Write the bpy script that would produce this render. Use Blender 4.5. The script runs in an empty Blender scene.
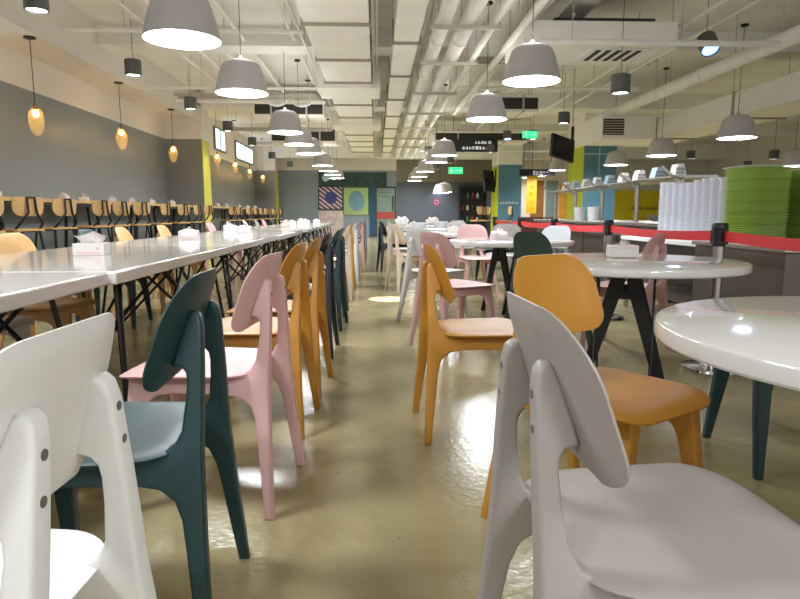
import bpy, bmesh, math, random
from mathutils import Vector, Matrix
R = math.radians
PI = math.pi
rnd = random.Random(7)
SC = bpy.context.scene
COL = SC.collection

# ------------------------------------------------------------------ materials
MATS = {}
def s2l(c):
    c = c / 255.0
    return c / 12.92 if c <= 0.04045 else ((c + 0.055) / 1.055) ** 2.4
def mat(name, rgb, rough=0.5, metal=0.0, noise=0.0, nscale=8.0, bump=0.0, bscale=60.0, coat=0.0,
        emit=None, estr=0.0, alpha=1.0, trans=0.0, ior=1.45):
    if name in MATS:
        return MATS[name]
    m = bpy.data.materials.new(name)
    m.use_nodes = True
    nt = m.node_tree
    b = nt.nodes['Principled BSDF']
    col = (s2l(rgb[0]), s2l(rgb[1]), s2l(rgb[2]), 1)
    b.inputs['Base Color'].default_value = col
    b.inputs['Roughness'].default_value = rough
    b.inputs['Metallic'].default_value = metal
    b.inputs['IOR'].default_value = ior
    if coat:
        b.inputs['Coat Weight'].default_value = coat
        b.inputs['Coat Roughness'].default_value = 0.08
    if trans:
        b.inputs['Transmission Weight'].default_value = trans
    if alpha < 1:
        b.inputs['Alpha'].default_value = alpha
    if emit:
        b.inputs['Emission Color'].default_value = (s2l(emit[0]), s2l(emit[1]), s2l(emit[2]), 1)
        b.inputs['Emission Strength'].default_value = estr
    if noise or bump:
        tc = nt.nodes.new('ShaderNodeTexCoord')
    if noise:
        n = nt.nodes.new('ShaderNodeTexNoise')
        n.inputs['Scale'].default_value = nscale
        n.inputs['Detail'].default_value = 6
        nt.links.new(tc.outputs['Object'], n.inputs['Vector'])
        r = nt.nodes.new('ShaderNodeValToRGB')
        r.color_ramp.elements[0].position = 0.3
        r.color_ramp.elements[1].position = 0.7
        r.color_ramp.elements[0].color = tuple(max(0, x * (1 - noise)) for x in col[:3]) + (1,)
        r.color_ramp.elements[1].color = tuple(min(1, x * (1 + noise)) for x in col[:3]) + (1,)
        nt.links.new(n.outputs['Fac'], r.inputs['Fac'])
        nt.links.new(r.outputs['Color'], b.inputs['Base Color'])
    if bump:
        n2 = nt.nodes.new('ShaderNodeTexNoise')
        n2.inputs['Scale'].default_value = bscale
        n2.inputs['Detail'].default_value = 3
        nt.links.new(tc.outputs['Object'], n2.inputs['Vector'])
        bp = nt.nodes.new('ShaderNodeBump')
        bp.inputs['Strength'].default_value = bump
        bp.inputs['Distance'].default_value = 0.01
        nt.links.new(n2.outputs['Fac'], bp.inputs['Height'])
        nt.links.new(bp.outputs['Normal'], b.inputs['Normal'])
    MATS[name] = m
    return m

def wood(name, rgb, rough=0.5, axis='Y'):
    if name in MATS:
        return MATS[name]
    m = mat(name, rgb, rough)
    nt = m.node_tree
    b = nt.nodes['Principled BSDF']
    tc = nt.nodes.new('ShaderNodeTexCoord')
    mp = nt.nodes.new('ShaderNodeMapping')
    mp.inputs['Scale'].default_value = (30, 1.5, 30) if axis == 'Y' else (1.5, 30, 30)
    n = nt.nodes.new('ShaderNodeTexNoise')
    n.inputs['Scale'].default_value = 2.0
    n.inputs['Detail'].default_value = 5
    r = nt.nodes.new('ShaderNodeValToRGB')
    c = [s2l(v) for v in rgb]
    r.color_ramp.elements[0].color = (c[0] * .75, c[1] * .72, c[2] * .68, 1)
    r.color_ramp.elements[1].color = (min(1, c[0] * 1.12), min(1, c[1] * 1.12), min(1, c[2] * 1.12), 1)
    nt.links.new(tc.outputs['Object'], mp.inputs['Vector'])
    nt.links.new(mp.outputs['Vector'], n.inputs['Vector'])
    nt.links.new(n.outputs['Fac'], r.inputs['Fac'])
    nt.links.new(r.outputs['Color'], b.inputs['Base Color'])
    return m

def plastic(name, rgb):
    return mat(name, rgb, 0.42, noise=0.03, nscale=5, bump=0.02, bscale=350)
PL = {
    'white': plastic('chair_white', (214, 212, 208)),
    'teal': plastic('chair_teal', (28, 56, 58)),
    'pink': plastic('chair_pink', (206, 164, 162)),
    'mustard': plastic('chair_mustard', (186, 130, 48)),
    'grey': plastic('chair_grey', (152, 144, 140)),
    'black': plastic('chair_black', (34, 38, 44)),
    'tan': plastic('chair_tan', (214, 166, 106)),
    'beige': plastic('chair_beige', (206, 188, 168)),
    'navy': plastic('chair_navy', (52, 56, 72)),
    'pale grey': plastic('chair_palegrey', (176, 176, 182)),
    'green': plastic('chair_green', (52, 72, 62)),
}
M_SCREW = mat('screw_recess', (96, 92, 90), 0.5)
M_WHITETOP = mat('white_tabletop', (206, 203, 198), 0.12, noise=0.012, nscale=3, coat=0.4)
M_BLACK = mat('black_metal', (20, 20, 22), 0.45, bump=0.02, bscale=300)
M_BLACKP = mat('black_plastic', (22, 23, 25), 0.4)
M_STEEL = mat('brushed_steel', (176, 172, 166), 0.3, 1.0, noise=0.06, nscale=20)
M_STEELD = mat('counter_steel', (112, 105, 98), 0.42, 0.8, noise=0.08, nscale=4)
M_CHROME = mat('chrome', (205, 205, 205), 0.12, 1.0)
M_SHADE = mat('lamp_shade_grey', (192, 188, 190), 0.5, noise=0.02)
M_SHADE_IN = mat('lamp_shade_inside', (238, 238, 238), 0.6)
M_DIFF = mat('lamp_glow', (255, 255, 255), 0.5, emit=(250, 248, 255), estr=7.0)
M_CANGLOW = mat('downlight_glow', (255, 255, 255), 0.5, emit=(250, 255, 248), estr=10.0)
M_BLUEGLOW = mat('blue_downlight_glow', (255, 255, 255), 0.5, emit=(110, 160, 255), estr=3.0)
M_CAN = mat('downlight_can', (92, 92, 90), 0.5, noise=0.03)
M_CEIL = mat('painted_ceiling', (236, 234, 228), 0.85, noise=0.06, nscale=1.3, bump=0.1, bscale=12)
M_DUCT = mat('duct_white', (240, 237, 228), 0.65, noise=0.035, nscale=2.5, bump=0.05, bscale=6)
M_PIPE = mat('pipe_white', (238, 236, 228), 0.6, noise=0.05, nscale=5, bump=0.12, bscale=14)
M_GRID = mat('hanger_steel', (188, 183, 170), 0.55)
M_WALLG = mat('wall_grey_paint', (126, 131, 132), 0.42, noise=0.02, nscale=1.0, bump=0.03, bscale=120)
M_WALLB = mat('wall_beige_paint', (222, 216, 206), 0.75, noise=0.02, nscale=1.0)
M_WALLDAY = mat('wall_daylight_tint', (136, 148, 156), 0.5, noise=0.02, nscale=1.0)  # blue tint stands for daylight washing over the back wall
M_WALLD = mat('wall_dark_paint', (84, 88, 98), 0.5, noise=0.03, nscale=1.0)
M_UNLIT = mat('wall_unlit_tone', (128, 120, 104), .8, noise=.08, nscale=1.5)  # dark tone stands for the unlit exposed ceiling at the back
M_LIME = mat('lime_paint', (190, 200, 40), 0.55, noise=0.03, nscale=3)
M_YELLOWISH = mat('olive_yellow_paint', (206, 198, 72), 0.55, noise=0.03, nscale=3)
M_COLBLUE = mat('column_blue', (88, 134, 156), 0.5, noise=0.03, nscale=2)
M_RED = mat('belt_red', (214, 40, 46), 0.5, noise=0.03, nscale=30)
M_PAPER = mat('tissue_paper', (228, 220, 218), 0.8)
M_WRAP = mat('pack_wrapper', (216, 204, 204), 0.5, noise=.05, nscale=18)
M_BOX = mat('box_card', (222, 216, 208), 0.6, noise=0.02, nscale=20)
M_PINKPRINT = mat('pink_print', (232, 176, 172), 0.6)
M_TRAY = mat('tray_green', (198, 224, 116), 0.4, noise=0.06, nscale=5)
M_TRAYD = mat('tray_green_dark', (182, 212, 102), 0.4, noise=0.06, nscale=5)
M_BOWL = mat('bowl_white', (236, 238, 246), 0.3)
M_WOODB = wood('bar_wood', (204, 172, 110), 0.5, 'Y')
M_WOODS = wood('stool_wood', (206, 168, 112), 0.5, 'Y')
M_YEL = mat('yellow_panel', (232, 206, 24), 0.45, noise=0.03, nscale=2)
M_ORANGE = mat('orange_panel', (226, 150, 40), 0.5)
M_SCREEN = mat('dark_screen', (24, 25, 28), 0.15)
M_GREENSIGN = mat('exit_green', (30, 170, 90), 0.5, emit=(40, 220, 120), estr=1.6)
M_WHITE = mat('plain_white', (235, 235, 235), 0.5)
M_SIGNTXT = mat('sign_text', (225, 225, 228), 0.5, emit=(220, 220, 225), estr=0.35)
M_SIGN = mat('sign_dark', (40, 43, 50), 0.5)
M_FLANGESH = mat('duct_flange_shadow', (160, 152, 134), 0.6)  # darkened to stand for the shadow lines along the ducts
M_DARKIN = mat('dark_void', (60, 58, 54), 0.8)
M_WINDOW = mat('daylit_pane', (220, 235, 250), 0.2, emit=(205, 228, 255), estr=2.2)
M_FRAME = mat('window_frame', (120, 124, 122), 0.5)
M_FIL = mat('bulb_filament', (255, 200, 110), 0.4, emit=(255, 196, 96), estr=30.0)
def glassmat(name, rgb, a=0.3):
    return mat(name, rgb, 0.05, alpha=a, ior=1.2)
M_AMBER = mat('amber_glass', (240, 214, 140), 0.05, alpha=0.15)
M_GLASS = mat('clear_glass', (205, 222, 220), 0.05, alpha=0.08)

def floor_mat():
    m = bpy.data.materials.new('polished_floor')
    m.use_nodes = True
    nt = m.node_tree
    b = nt.nodes['Principled BSDF']
    tc = nt.nodes.new('ShaderNodeTexCoord')
    n = nt.nodes.new('ShaderNodeTexNoise'); n.inputs['Scale'].default_value = 1.6; n.inputs['Detail'].default_value = 8
    n.inputs['Roughness'].default_value = 0.62
    n.inputs['Distortion'].default_value = 0.7
    nt.links.new(tc.outputs['Object'], n.inputs['Vector'])
    r = nt.nodes.new('ShaderNodeValToRGB')
    e = r.color_ramp.elements
    e[0].position = 0.3; e[0].color = (s2l(134), s2l(122), s2l(86), 1)
    e[1].position = 0.72; e[1].color = (s2l(174), s2l(162), s2l(122), 1)
    nt.links.new(n.outputs['Fac'], r.inputs['Fac'])
    # small dark specks
    n3 = nt.nodes.new('ShaderNodeTexNoise'); n3.inputs['Scale'].default_value = 26; n3.inputs['Detail'].default_value = 2
    nt.links.new(tc.outputs['Object'], n3.inputs['Vector'])
    r3 = nt.nodes.new('ShaderNodeValToRGB')
    r3.color_ramp.elements[0].position = 0.24; r3.color_ramp.elements[0].color = (0.45, 0.42, 0.36, 1)
    r3.color_ramp.elements[1].position = 0.3; r3.color_ramp.elements[1].color = (1, 1, 1, 1)
    nt.links.new(n3.outputs['Fac'], r3.inputs['Fac'])
    mx = nt.nodes.new('ShaderNodeMix'); mx.data_type = 'RGBA'; mx.blend_type = 'MULTIPLY'
    mx.inputs['Factor'].default_value = 0.6
    nt.links.new(r.outputs['Color'], mx.inputs['A']); nt.links.new(r3.outputs['Color'], mx.inputs['B'])
    nt.links.new(mx.outputs['Result'], b.inputs['Base Color'])
    n2 = nt.nodes.new('ShaderNodeTexNoise'); n2.inputs['Scale'].default_value = 9; n2.inputs['Detail'].default_value = 4
    nt.links.new(tc.outputs['Object'], n2.inputs['Vector'])
    mr = nt.nodes.new('ShaderNodeMapRange')
    mr.inputs['To Min'].default_value = 0.12; mr.inputs['To Max'].default_value = 0.26
    nt.links.new(n2.outputs['Fac'], mr.inputs['Value'])
    nt.links.new(mr.outputs['Result'], b.inputs['Roughness'])
    bp = nt.nodes.new('ShaderNodeBump'); bp.inputs['Strength'].default_value = 0.1; bp.inputs['Distance'].default_value = 0.01
    n4 = nt.nodes.new('ShaderNodeTexNoise'); n4.inputs['Scale'].default_value = 40
    nt.links.new(tc.outputs['Object'], n4.inputs['Vector'])
    nt.links.new(n4.outputs['Fac'], bp.inputs['Height'])
    nt.links.new(bp.outputs['Normal'], b.inputs['Normal'])
    return m
M_FLOOR = floor_mat()

# ------------------------------------------------------------------ mesh helpers
def obj(name, bm, m, parent=None, smooth=35, bevel=0, seg=2):
    bmesh.ops.recalc_face_normals(bm, faces=bm.faces)
    me = bpy.data.meshes.new(name)
    bm.to_mesh(me); bm.free()
    ms = m if isinstance(m, (list, tuple)) else [m]
    for x in ms:
        me.materials.append(x)
    if smooth:
        me.shade_smooth()
        me.set_sharp_from_angle(angle=R(smooth))
    o = bpy.data.objects.new(name, me)
    COL.objects.link(o)
    if parent:
        o.parent = parent
    if bevel:
        md = o.modifiers.new('bevel', 'BEVEL'); md.width = bevel; md.segments = seg
        md.limit_method = 'ANGLE'; md.angle_limit = R(40)
        md.harden_normals = False
    return o
def tag(o, label, cat, group=None):
    o['label'] = label; o['category'] = cat
    if group: o['group'] = group
    return o
def empty(name, loc, label, cat, group=None, rz=0):
    o = bpy.data.objects.new(name, None); COL.objects.link(o)
    o.empty_display_size = 0.1
    o.location = loc; o.rotation_euler = (0, 0, rz)
    return tag(o, label, cat, group)
def struct(name, bm, m, smooth=0, parent=None):
    o = obj(name, bm, m, parent, smooth)
    if parent is None:
        o['kind'] = 'structure'
    return o
def kids(o):
    return [c for c in COL.objects if c.parent == o]
def copy_tree(o, loc=None, rz=None, label=None, group=None, m=None, parent=None):
    c = o.copy(); COL.objects.link(c)
    if parent: c.parent = parent
    if loc is not None: c.location = loc
    if rz is not None: c.rotation_euler = (0, 0, rz)
    if label: c['label'] = label
    if group: c['group'] = group
    if m and c.type == 'MESH' and len(c.material_slots) == 1 and c.name.split('.')[0] not in ('screw',):
        c.material_slots[0].link = 'OBJECT'; c.material_slots[0].material = m
    for ch in CH.get(o.name, []) or kids(o):
        copy_tree(ch, m=m, parent=c)
    return c
CH = {}
def remember(o):          # child cache so copying stays quick
    def rec(x):
        CH[x.name] = kids(x)
        for k in CH[x.name]: rec(k)
    rec(o)
B = bmesh.new
def box(bm, x0, x1, y0, y1, z0, z1, mi=0):
    vs = [bm.verts.new((x, y, z)) for z in (z0, z1) for y in (y0, y1) for x in (x0, x1)]
    for f in ((0, 1, 3, 2), (4, 6, 7, 5), (0, 4, 5, 1), (2, 3, 7, 6), (0, 2, 6, 4), (1, 5, 7, 3)):
        fc = bm.faces.new([vs[i] for i in f]); fc.material_index = mi
    return vs
def tube(bm, p, q, r, n=8, r2=None, mi=0):
    p, q = Vector(p), Vector(q)
    d = (q - p).normalized()
    a = d.orthogonal().normalized(); b = d.cross(a)
    r2 = r if r2 is None else r2
    A = [bm.verts.new(p + r * (math.cos(2 * PI * i / n) * a + math.sin(2 * PI * i / n) * b)) for i in range(n)]
    C = [bm.verts.new(q + r2 * (math.cos(2 * PI * i / n) * a + math.sin(2 * PI * i / n) * b)) for i in range(n)]
    for i in range(n):
        j = (i + 1) % n
        bm.faces.new((A[i], A[j], C[j], C[i])).material_index = mi
    bm.faces.new(A).material_index = mi; bm.faces.new(C).material_index = mi
def path(bm, pts, r, n=8):
    """one continuous bent tube"""
    pts = [Vector(p) for p in pts]
    rings = []
    ref = None
    for i, p in enumerate(pts):
        if i == 0: d = pts[1] - p
        elif i == len(pts) - 1: d = p - pts[i - 1]
        else: d = (pts[i + 1] - p).normalized() + (p - pts[i - 1]).normalized()
        d.normalize()
        if ref is None: ref = d.orthogonal().normalized()
        a = (ref - d * ref.dot(d)).normalized(); ref = a
        b = d.cross(a)
        rings.append([bm.verts.new(p + r * (math.cos(2 * PI * k / n) * a + math.sin(2 * PI * k / n) * b)) for k in range(n)])
    for A, C in zip(rings, rings[1:]):
        for k in range(n):
            j = (k + 1) % n
            bm.faces.new((A[k], A[j], C[j], C[k]))
    bm.faces.new(rings[0]); bm.faces.new(rings[-1])
def bar(bm, p, q, w, t, up=(0, 0, 1)):
    """flat bar from p to q, w wide across, t thick along 'up' cross"""
    p, q, up = Vector(p), Vector(q), Vector(up)
    d = (q - p).normalized(); s = d.cross(up).normalized(); u = s.cross(d).normalized()
    vs = [bm.verts.new(c + s * (w / 2) * i + u * (t / 2) * j) for c in (p, q) for j in (-1, 1) for i in (-1, 1)]
    for f in ((0, 1, 3, 2), (4, 6, 7, 5), (0, 4, 5, 1), (2, 3, 7, 6), (0, 2, 6, 4), (1, 5, 7, 3)):
        bm.faces.new([vs[i] for i in f])
def lathe(bm, prof, n=32, c=(0, 0, 0), mi=0):
    rings = []
    for r, z in prof:
        if r < 1e-6:
            rings.append([bm.verts.new((c[0], c[1], c[2] + z))])
        else:
            rings.append([bm.verts.new((c[0] + r * math.cos(2 * PI * i / n), c[1] + r * math.sin(2 * PI * i / n), c[2] + z)) for i in range(n)])
    for A, C in zip(rings, rings[1:]):
        for i in range(n):
            j = (i + 1) % n
            vs = [A[i % len(A)], A[j % len(A)], C[j % len(C)], C[i % len(C)]]
            u = []
            for v in vs:
                if v not in u: u.append(v)
            if len(u) > 2:
                bm.faces.new(u).material_index = mi
def prism(bm, pts, f0, f1):
    """pts 2-D outline; f0/f1 map (u,v) to the two 3-D sides"""
    A = [bm.verts.new(f0(*p)) for p in pts]; C = [bm.verts.new(f1(*p)) for p in pts]
    bm.faces.new(A); bm.faces.new(C[::-1])
    n = len(pts)
    for i in range(n):
        j = (i + 1) % n
        bm.faces.new((A[i], A[j], C[j], C[i]))
def xform(bm, M):
    bmesh.ops.transform(bm, matrix=M, verts=bm.verts)
ORD = ['first', 'second', 'third', 'fourth', 'fifth', 'sixth', 'seventh', 'eighth', 'ninth', 'tenth', 'eleventh',
       'twelfth', 'thirteenth', 'fourteenth', 'fifteenth', 'sixteenth', 'seventeenth', 'eighteenth', 'nineteenth',
       'twentieth', 'twenty-first', 'twenty-second', 'twenty-third', 'twenty-fourth', 'twenty-fifth']

# ------------------------------------------------------------------ camera
HC, PITCH = 0.94, R(8.0)
YAW = math.atan(24 / 610 * math.cos(PITCH))
cam = bpy.data.cameras.new('camera'); cam.lens = 610 / 800 * 36; cam.sensor_width = 36; cam.clip_start = 0.05
co = bpy.data.objects.new('camera', cam); COL.objects.link(co)
co.location = (0, 0, HC); co.rotation_euler = (R(90) - PITCH, 0, -YAW)
SC.camera = co

# ------------------------------------------------------------------ setting
XL, XR, YB, YF, ZC = -4.76, 14.0, 25.6, -4.0, 3.7
bm = B(); box(bm, XL - .2, XR + .2, YF, YB + .2, -.1, 0); struct('floor', bm, M_FLOOR)
bm = B(); box(bm, XL - .2, XR + .2, YF, YB + .2, ZC, ZC + .15); struct('ceiling', bm, M_CEIL)
ZG = 2.62
def two_tone(side, x0, x1, y0, y1, lower, zg=ZG):
    bm = B(); box(bm, x0, x1, y0, y1, 0, zg); struct('wall_' + side, bm, lower)
    bm = B(); box(bm, x0, x1, y0, y1, zg, ZC); struct('wall_' + side + '_upper', bm, M_UNLIT if side == 'back' else M_WALLB)
two_tone('left', XL - .2, XL, YF, YB, M_WALLG)
# the two wall piers between the bays: grey face, yellow flank
PX = -3.94
for k, (y0, y1) in enumerate(((14.4, 15.0), (24.6, 25.3))):
    nm = ['left_pier', 'left_pier_far'][k]
    bm = B(); box(bm, XL, PX - .012, y0, y1, 0, ZG); struct('wall_' + nm, bm, M_WALLG)
    bm = B(); box(bm, XL, PX, y0, y1, ZG, ZC); struct('wall_' + nm + '_upper', bm, M_WALLB)
    bm = B(); box(bm, PX - .012, PX, y0, y1, 0, ZG); struct('wall_' + nm + '_flank', bm, M_YELLOWISH)
# soffit along the left wall
for k, (y0, y1) in enumerate(((YF, 14.4),)):
    bm = B(); box(bm, XL, -4.1, y0, y1, 3.08, ZC); struct('trim_%d' % (k + 1), bm, M_WALLB)
# downstand beams across the ceiling
for k, (y0, y1, z) in enumerate(((9.6, 10.1, 3.42), (14.4, 15.0, 3.35), (19.4, 19.9, 3.42), (24.4, 25.0, 3.1))):
    bm = B(); box(bm, -4.0 if k in (1, 3) else -4.2, XR, y0, y1, z, ZC); struct('trim_%d' % (k + 3), bm, M_CEIL)
for k, x in enumerate((-2.9, 2.4)):
    bm = B(); box(bm, x, x + .35, YF, 9.6, 3.5, ZC); struct('trim_%d' % (k + 7), bm, M_CEIL)
# back wall: blue-grey daylight-tinted piece, dark piece, right piece
for nm, x0, x1, m, zg in (('back_left', XL, .85, M_WALLDAY, 2.7), ('back', .85, 5.2, M_WALLD, 2.25), ('back_right', 5.2, XR, M_WALLB, 2.62)):
    two_tone(nm, x0, x1, YB, YB + .2, m, zg)
bm = B(); box(bm, XR, XR + .2, YF, YB, 0, ZC); struct('wall_right', bm, M_WALLB)
bm = B(); box(bm, XL, XL + .015, YF, 14.4, 0, .09); box(bm, XL, XL + .015, 15, 24.6, 0, .09)
struct('baseboard_left', bm, mat('baseboard', (70, 70, 68), .5))
# columns: lime flank towards the hall, blue front
def column(nm, x0, x1, y0, y1):
    bm = B(); box(bm, x0 + .012, x1, y0, y1, 0, 2.75); struct('wall_' + nm, bm, M_COLBLUE)
    bm = B(); box(bm, x0, x1, y0, y1, 2.75, ZC); struct('wall_' + nm + '_upper', bm, M_CEIL)
    bm = B(); box(bm, x0, x0 + .012, y0, y1, 0, 2.75); struct('wall_' + nm + '_flank', bm, M_LIME)
column('column_near', 5.6, 6.5, 16.6, 17.9)
column('column_far', 4.56, 5.45, 23.0, 24.3)
# windows high on the left wall
def window(n, y0, y1, z0, z1, tilt=0):
    bm = B(); t = .05
    for a in ((y0, y1, z0, z0 + t), (y0, y1, z1 - t, z1), (y0, y0 + t, z0 + t, z1 - t), (y1 - t, y1, z0 + t, z1 - t),
              ((y0 + y1) / 2 - t / 2, (y0 + y1) / 2 + t / 2, z0 + t, z1 - t)):
        box(bm, XL, XL + .06, a[0], a[1], a[2], a[3])
    w = struct('window_%d' % n, bm, M_FRAME)
    bm = B(); box(bm, XL + .01, XL + .03, y0 + t, y1 - t, z0 + t, z1 - t)
    struct('pane', bm, M_WINDOW, parent=w)
window(1, 5.9, 7.75, 2.66, 3.06)
window(2, 18.6, 19.9, 2.82, 3.5)
window(3, 21.3, 24.2, 2.78, 3.4)

# ------------------------------------------------------------------ moulded chair
SEAT_Z = 0.45
PROFILE = [(-.270, 0), (-.242, 0), (-.214, .24), (-.205, .305), (-.190, .345), (-.160, .368), (-.11, .378), (.06, .378),
           (.115, .370), (.145, .345), (.155, .31), (.188, 0), (.216, 0), (.212, .25), (.206, .405), (.200, .432),
           (-.13, .432), (-.158, .440), (-.188, .458), (-.204, .488), (-.212, .550), (-.2145, .588), (-.2125, .607), (-.205, .618), (-.194, .622),
           (-.184, .623), (-.191, .650), (-.207, .703), (-.215, .724), (-.223, .735), (-.232, .735), (-.241, .726), (-.246, .702), (-.247, .59),
           (-.246, .43), (-.254, .25)]
def side_bm(s):
    bm = B()
    def fx(off):
        def f(y, z):
            thick = .0155 + .006 * min(1, z / .45) - (.004 * max(0, (z - .45) / .3))
            return (s * (.206 - .178 * z) + off * thick, y, z)
        return f
    prism(bm, PROFILE, fx(-1), fx(1))
    bmesh.ops.recalc_face_normals(bm, faces=bm.faces)
    es = [e for e in bm.edges if len(e.link_faces) == 2 and max(len(f.verts) for f in e.link_faces) > 10]
    bmesh.ops.bevel(bm, geom=es, offset=.010, segments=3, affect='EDGES', profile=.5, clamp_overlap=True)
    bmesh.ops.triangulate(bm, faces=[f for f in bm.faces if len(f.verts) > 4])
    return bm
def cut(bm, y, keep):
    g = bm.verts[:] + bm.edges[:] + bm.faces[:]
    bmesh.ops.bisect_plane(bm, geom=g, plane_co=(0, y, 0), plane_no=(0, 1, 0), clear_outer=(keep < 0), clear_inner=(keep > 0))
def rrect(w, h, r_top, r_bot, n=10, taper=0.0):
    """rounded rectangle outline, v up; taper narrows the top"""
    pts = []
    for cx, cy, r, a0 in ((w / 2 - r_bot, -h / 2 + r_bot, r_bot, -90), (w / 2 - r_top, h / 2 - r_top, r_top, 0),
                          (-w / 2 + r_top, h / 2 - r_top, r_top, 90), (-w / 2 + r_bot, -h / 2 + r_bot, r_bot, 180)):
        for i in range(n + 1):
            a = R(a0 + 90 * i / n)
            pts.append((cx + r * math.cos(a), cy + r * math.sin(a)))
    return [(u * (1 - taper * (v / h + .5)), v) for u, v in pts]
def shell(bm, outline, front, back, rings=6, c=(0, 0)):
    """closed pad: front/back map (u,v,edge 0..1) to 3-D; the rim joins them"""
    n = len(outline)
    def sheet(fn):
        ctr = bm.verts.new(fn(c[0], c[1], 0))
        prev = None; last = None
        for k in range(1, rings + 1):
            t = 1 - (1 - k / rings) ** 1.6
            ring = [bm.verts.new(fn(c[0] + (u - c[0]) * t, c[1] + (v - c[1]) * t, t)) for u, v in outline]
            for i in range(n):
                j = (i + 1) % n
                if prev is None: bm.faces.new((ctr, ring[i], ring[j]))
                else: bm.faces.new((prev[i], ring[i], ring[j], prev[j]))
            prev = ring
        return prev
    A = sheet(front); C = sheet(back)
    for i in range(n):
        j = (i + 1) % n
        bm.faces.new((A[i], C[i], C[j], A[j]))
def make_chair(colour, label, group=None):
    m = PL[colour]
    t = empty('dining_chair', (0, 0, 0), label, 'chair', group)
    # seat: rounded, wider in front, softly dished, front edge rolled down
    bm = B()
    out = rrect(.445, .43, .11, .10, 9, 0.0)
    out = [(u * (.90 + .10 * (v / .43 + .5)), v + .025) for u, v in out]
    def zt(u, v, e):
        d = .014 * (1 - min(1, (u / .2) ** 2)) * (1 - min(1, ((v + .02) / .22) ** 2))
        roll = .018 * max(0, (v - .13) / .11) ** 2
        edge = .008 * max(0, (e - .82) / .18) ** 2
        return SEAT_Z + .006 - d - roll - edge
    shell(bm, out, lambda u, v, e: (u, v, zt(u, v, e)), lambda u, v, e: (u * (.985 if e > .99 else 1), v * (.985 if e > .99 else 1), zt(u, v, e) - .018 + .012 * max(0, (e - .7) / .3)), 8, (0, .02))
    obj('seat', bm, m, t, 50)
    # backrest
    bm = B()
    out = rrect(.385, .25, .105, .065, 10, 0.10)
    L = .245
    def bk(off):
        def f(u, v, e):
            # v along the slope; curved round the sitter
            th = R(17)
            z = .694 + v * math.cos(th)
            y = -.2085 - v * math.sin(th) + 1.0 * (u * u) + off * (1 - .75 * max(0, (e - .8) / .2))
            return (u, y, z)
        return f
    shell(bm, out, bk(.0075), bk(-.0075), 8)
    obj('backrest', bm, m, t, 50)
    for s in (-1, 1):
        bm = side_bm(s); cut(bm, -.13, -1); lg = obj('leg', bm, m, t, 45)
        for zz in (.642, .69):
            b2 = B(); lathe(b2, [(0, .0), (.0065, .0), (.0065, .003), (.0, .0035)], 10)
            xform(b2, Matrix.Translation((s * (.206 - .178 * zz) , -.2440, zz)) @ Matrix.Rotation(R(90), 4, 'X'))
            sc = obj('screw', b2, M_SCREW, lg, 40); sc['label'] = 'dark screw recess'
        bm = side_bm(s); cut(bm, -.13, 1); cut(bm, .10, -1); obj('seat_rail', bm, m, t, 45)
        bm = side_bm(s); cut(bm, .10, 1); obj('leg', bm, m, t, 45)
    remember(t)
    return t
PROTO = None
def chair(colour, x, y, ang, label, group):
    """ang: heading of the sitter in degrees, 0 = +X (right), 90 = away"""
    global PROTO
    rz = R(ang - 90)
    if PROTO is None:
        PROTO = make_chair(colour, label, group)
        PROTO.location = (x, y, 0); PROTO.rotation_euler = (0, 0, rz)
        return PROTO
    return copy_tree(PROTO, (x, y, 0), rz, label, group, PL[colour])

G1 = 'chairs in the aisle row along the long white tables'
ROW = [('white', -.59, .72, 177), ('teal', -.618, 1.375, 181.5), ('pink', -.566, 2.035, 173.6), ('mustard', -.56, 2.70, 176), ('mustard', -.54, 3.29, 176),
       ('black', -.545, 4.14, 178), ('teal', -.53, 5.08, 176), ('navy', -.545, 5.72, 179), ('beige', -.53, 6.75, 180), ('mustard', -.53, 7.55, 180), ('white', -.51, 8.4, 180),
       ('grey', -.51, 9.2, 180), ('pink', -.45, 10.1, 178), ('black', -.48, 10.9, 180), ('beige', -.48, 11.8, 180), ('navy', -.48, 12.7, 180), ('grey', -.48, 13.7, 180), ('black', -.48, 14.6, 180)]
ALIAS = {'teal': 'dark teal', 'black': 'black', 'navy': 'navy blue'}
for i, (c, x, y, a) in enumerate(ROW):
    nm = ALIAS.get(c, c)
    lab = ['white moulded plastic chair nearest the camera at the lower left', 'dark teal moulded chair behind the nearest white chair at left',
           'pink moulded chair behind the dark teal chair in the left aisle row'][i] if i < 3 else \
        '%s moulded chair, %s in the left aisle row along the long tables' % (nm, ORD[i])
    chair(c, x, y, a, lab, G1)
G2 = 'chairs on the wall side of the long white tables'
ROWB = [('white', 2.78), ('tan', 3.42), ('tan', 4.22), ('teal', 5.25), ('tan', 6.0), ('tan', 7.05), ('pink', 9.15), ('grey', 10.2), ('white', 11.6), ('grey', 12.5), ('pink', 13.5), ('black', 14.4)]
for i, (c, y) in enumerate(ROWB):
    chair(c, (-1.86 if i < 2 else -2.22) + .02 * math.sin(i * 3), y, 2 * math.sin(i * 5), '%s moulded chair, %s on the wall side of the long tables' % (ALIAS.get(c, c), ORD[i]), G2)
G3 = 'chairs around the round tables'
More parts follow.
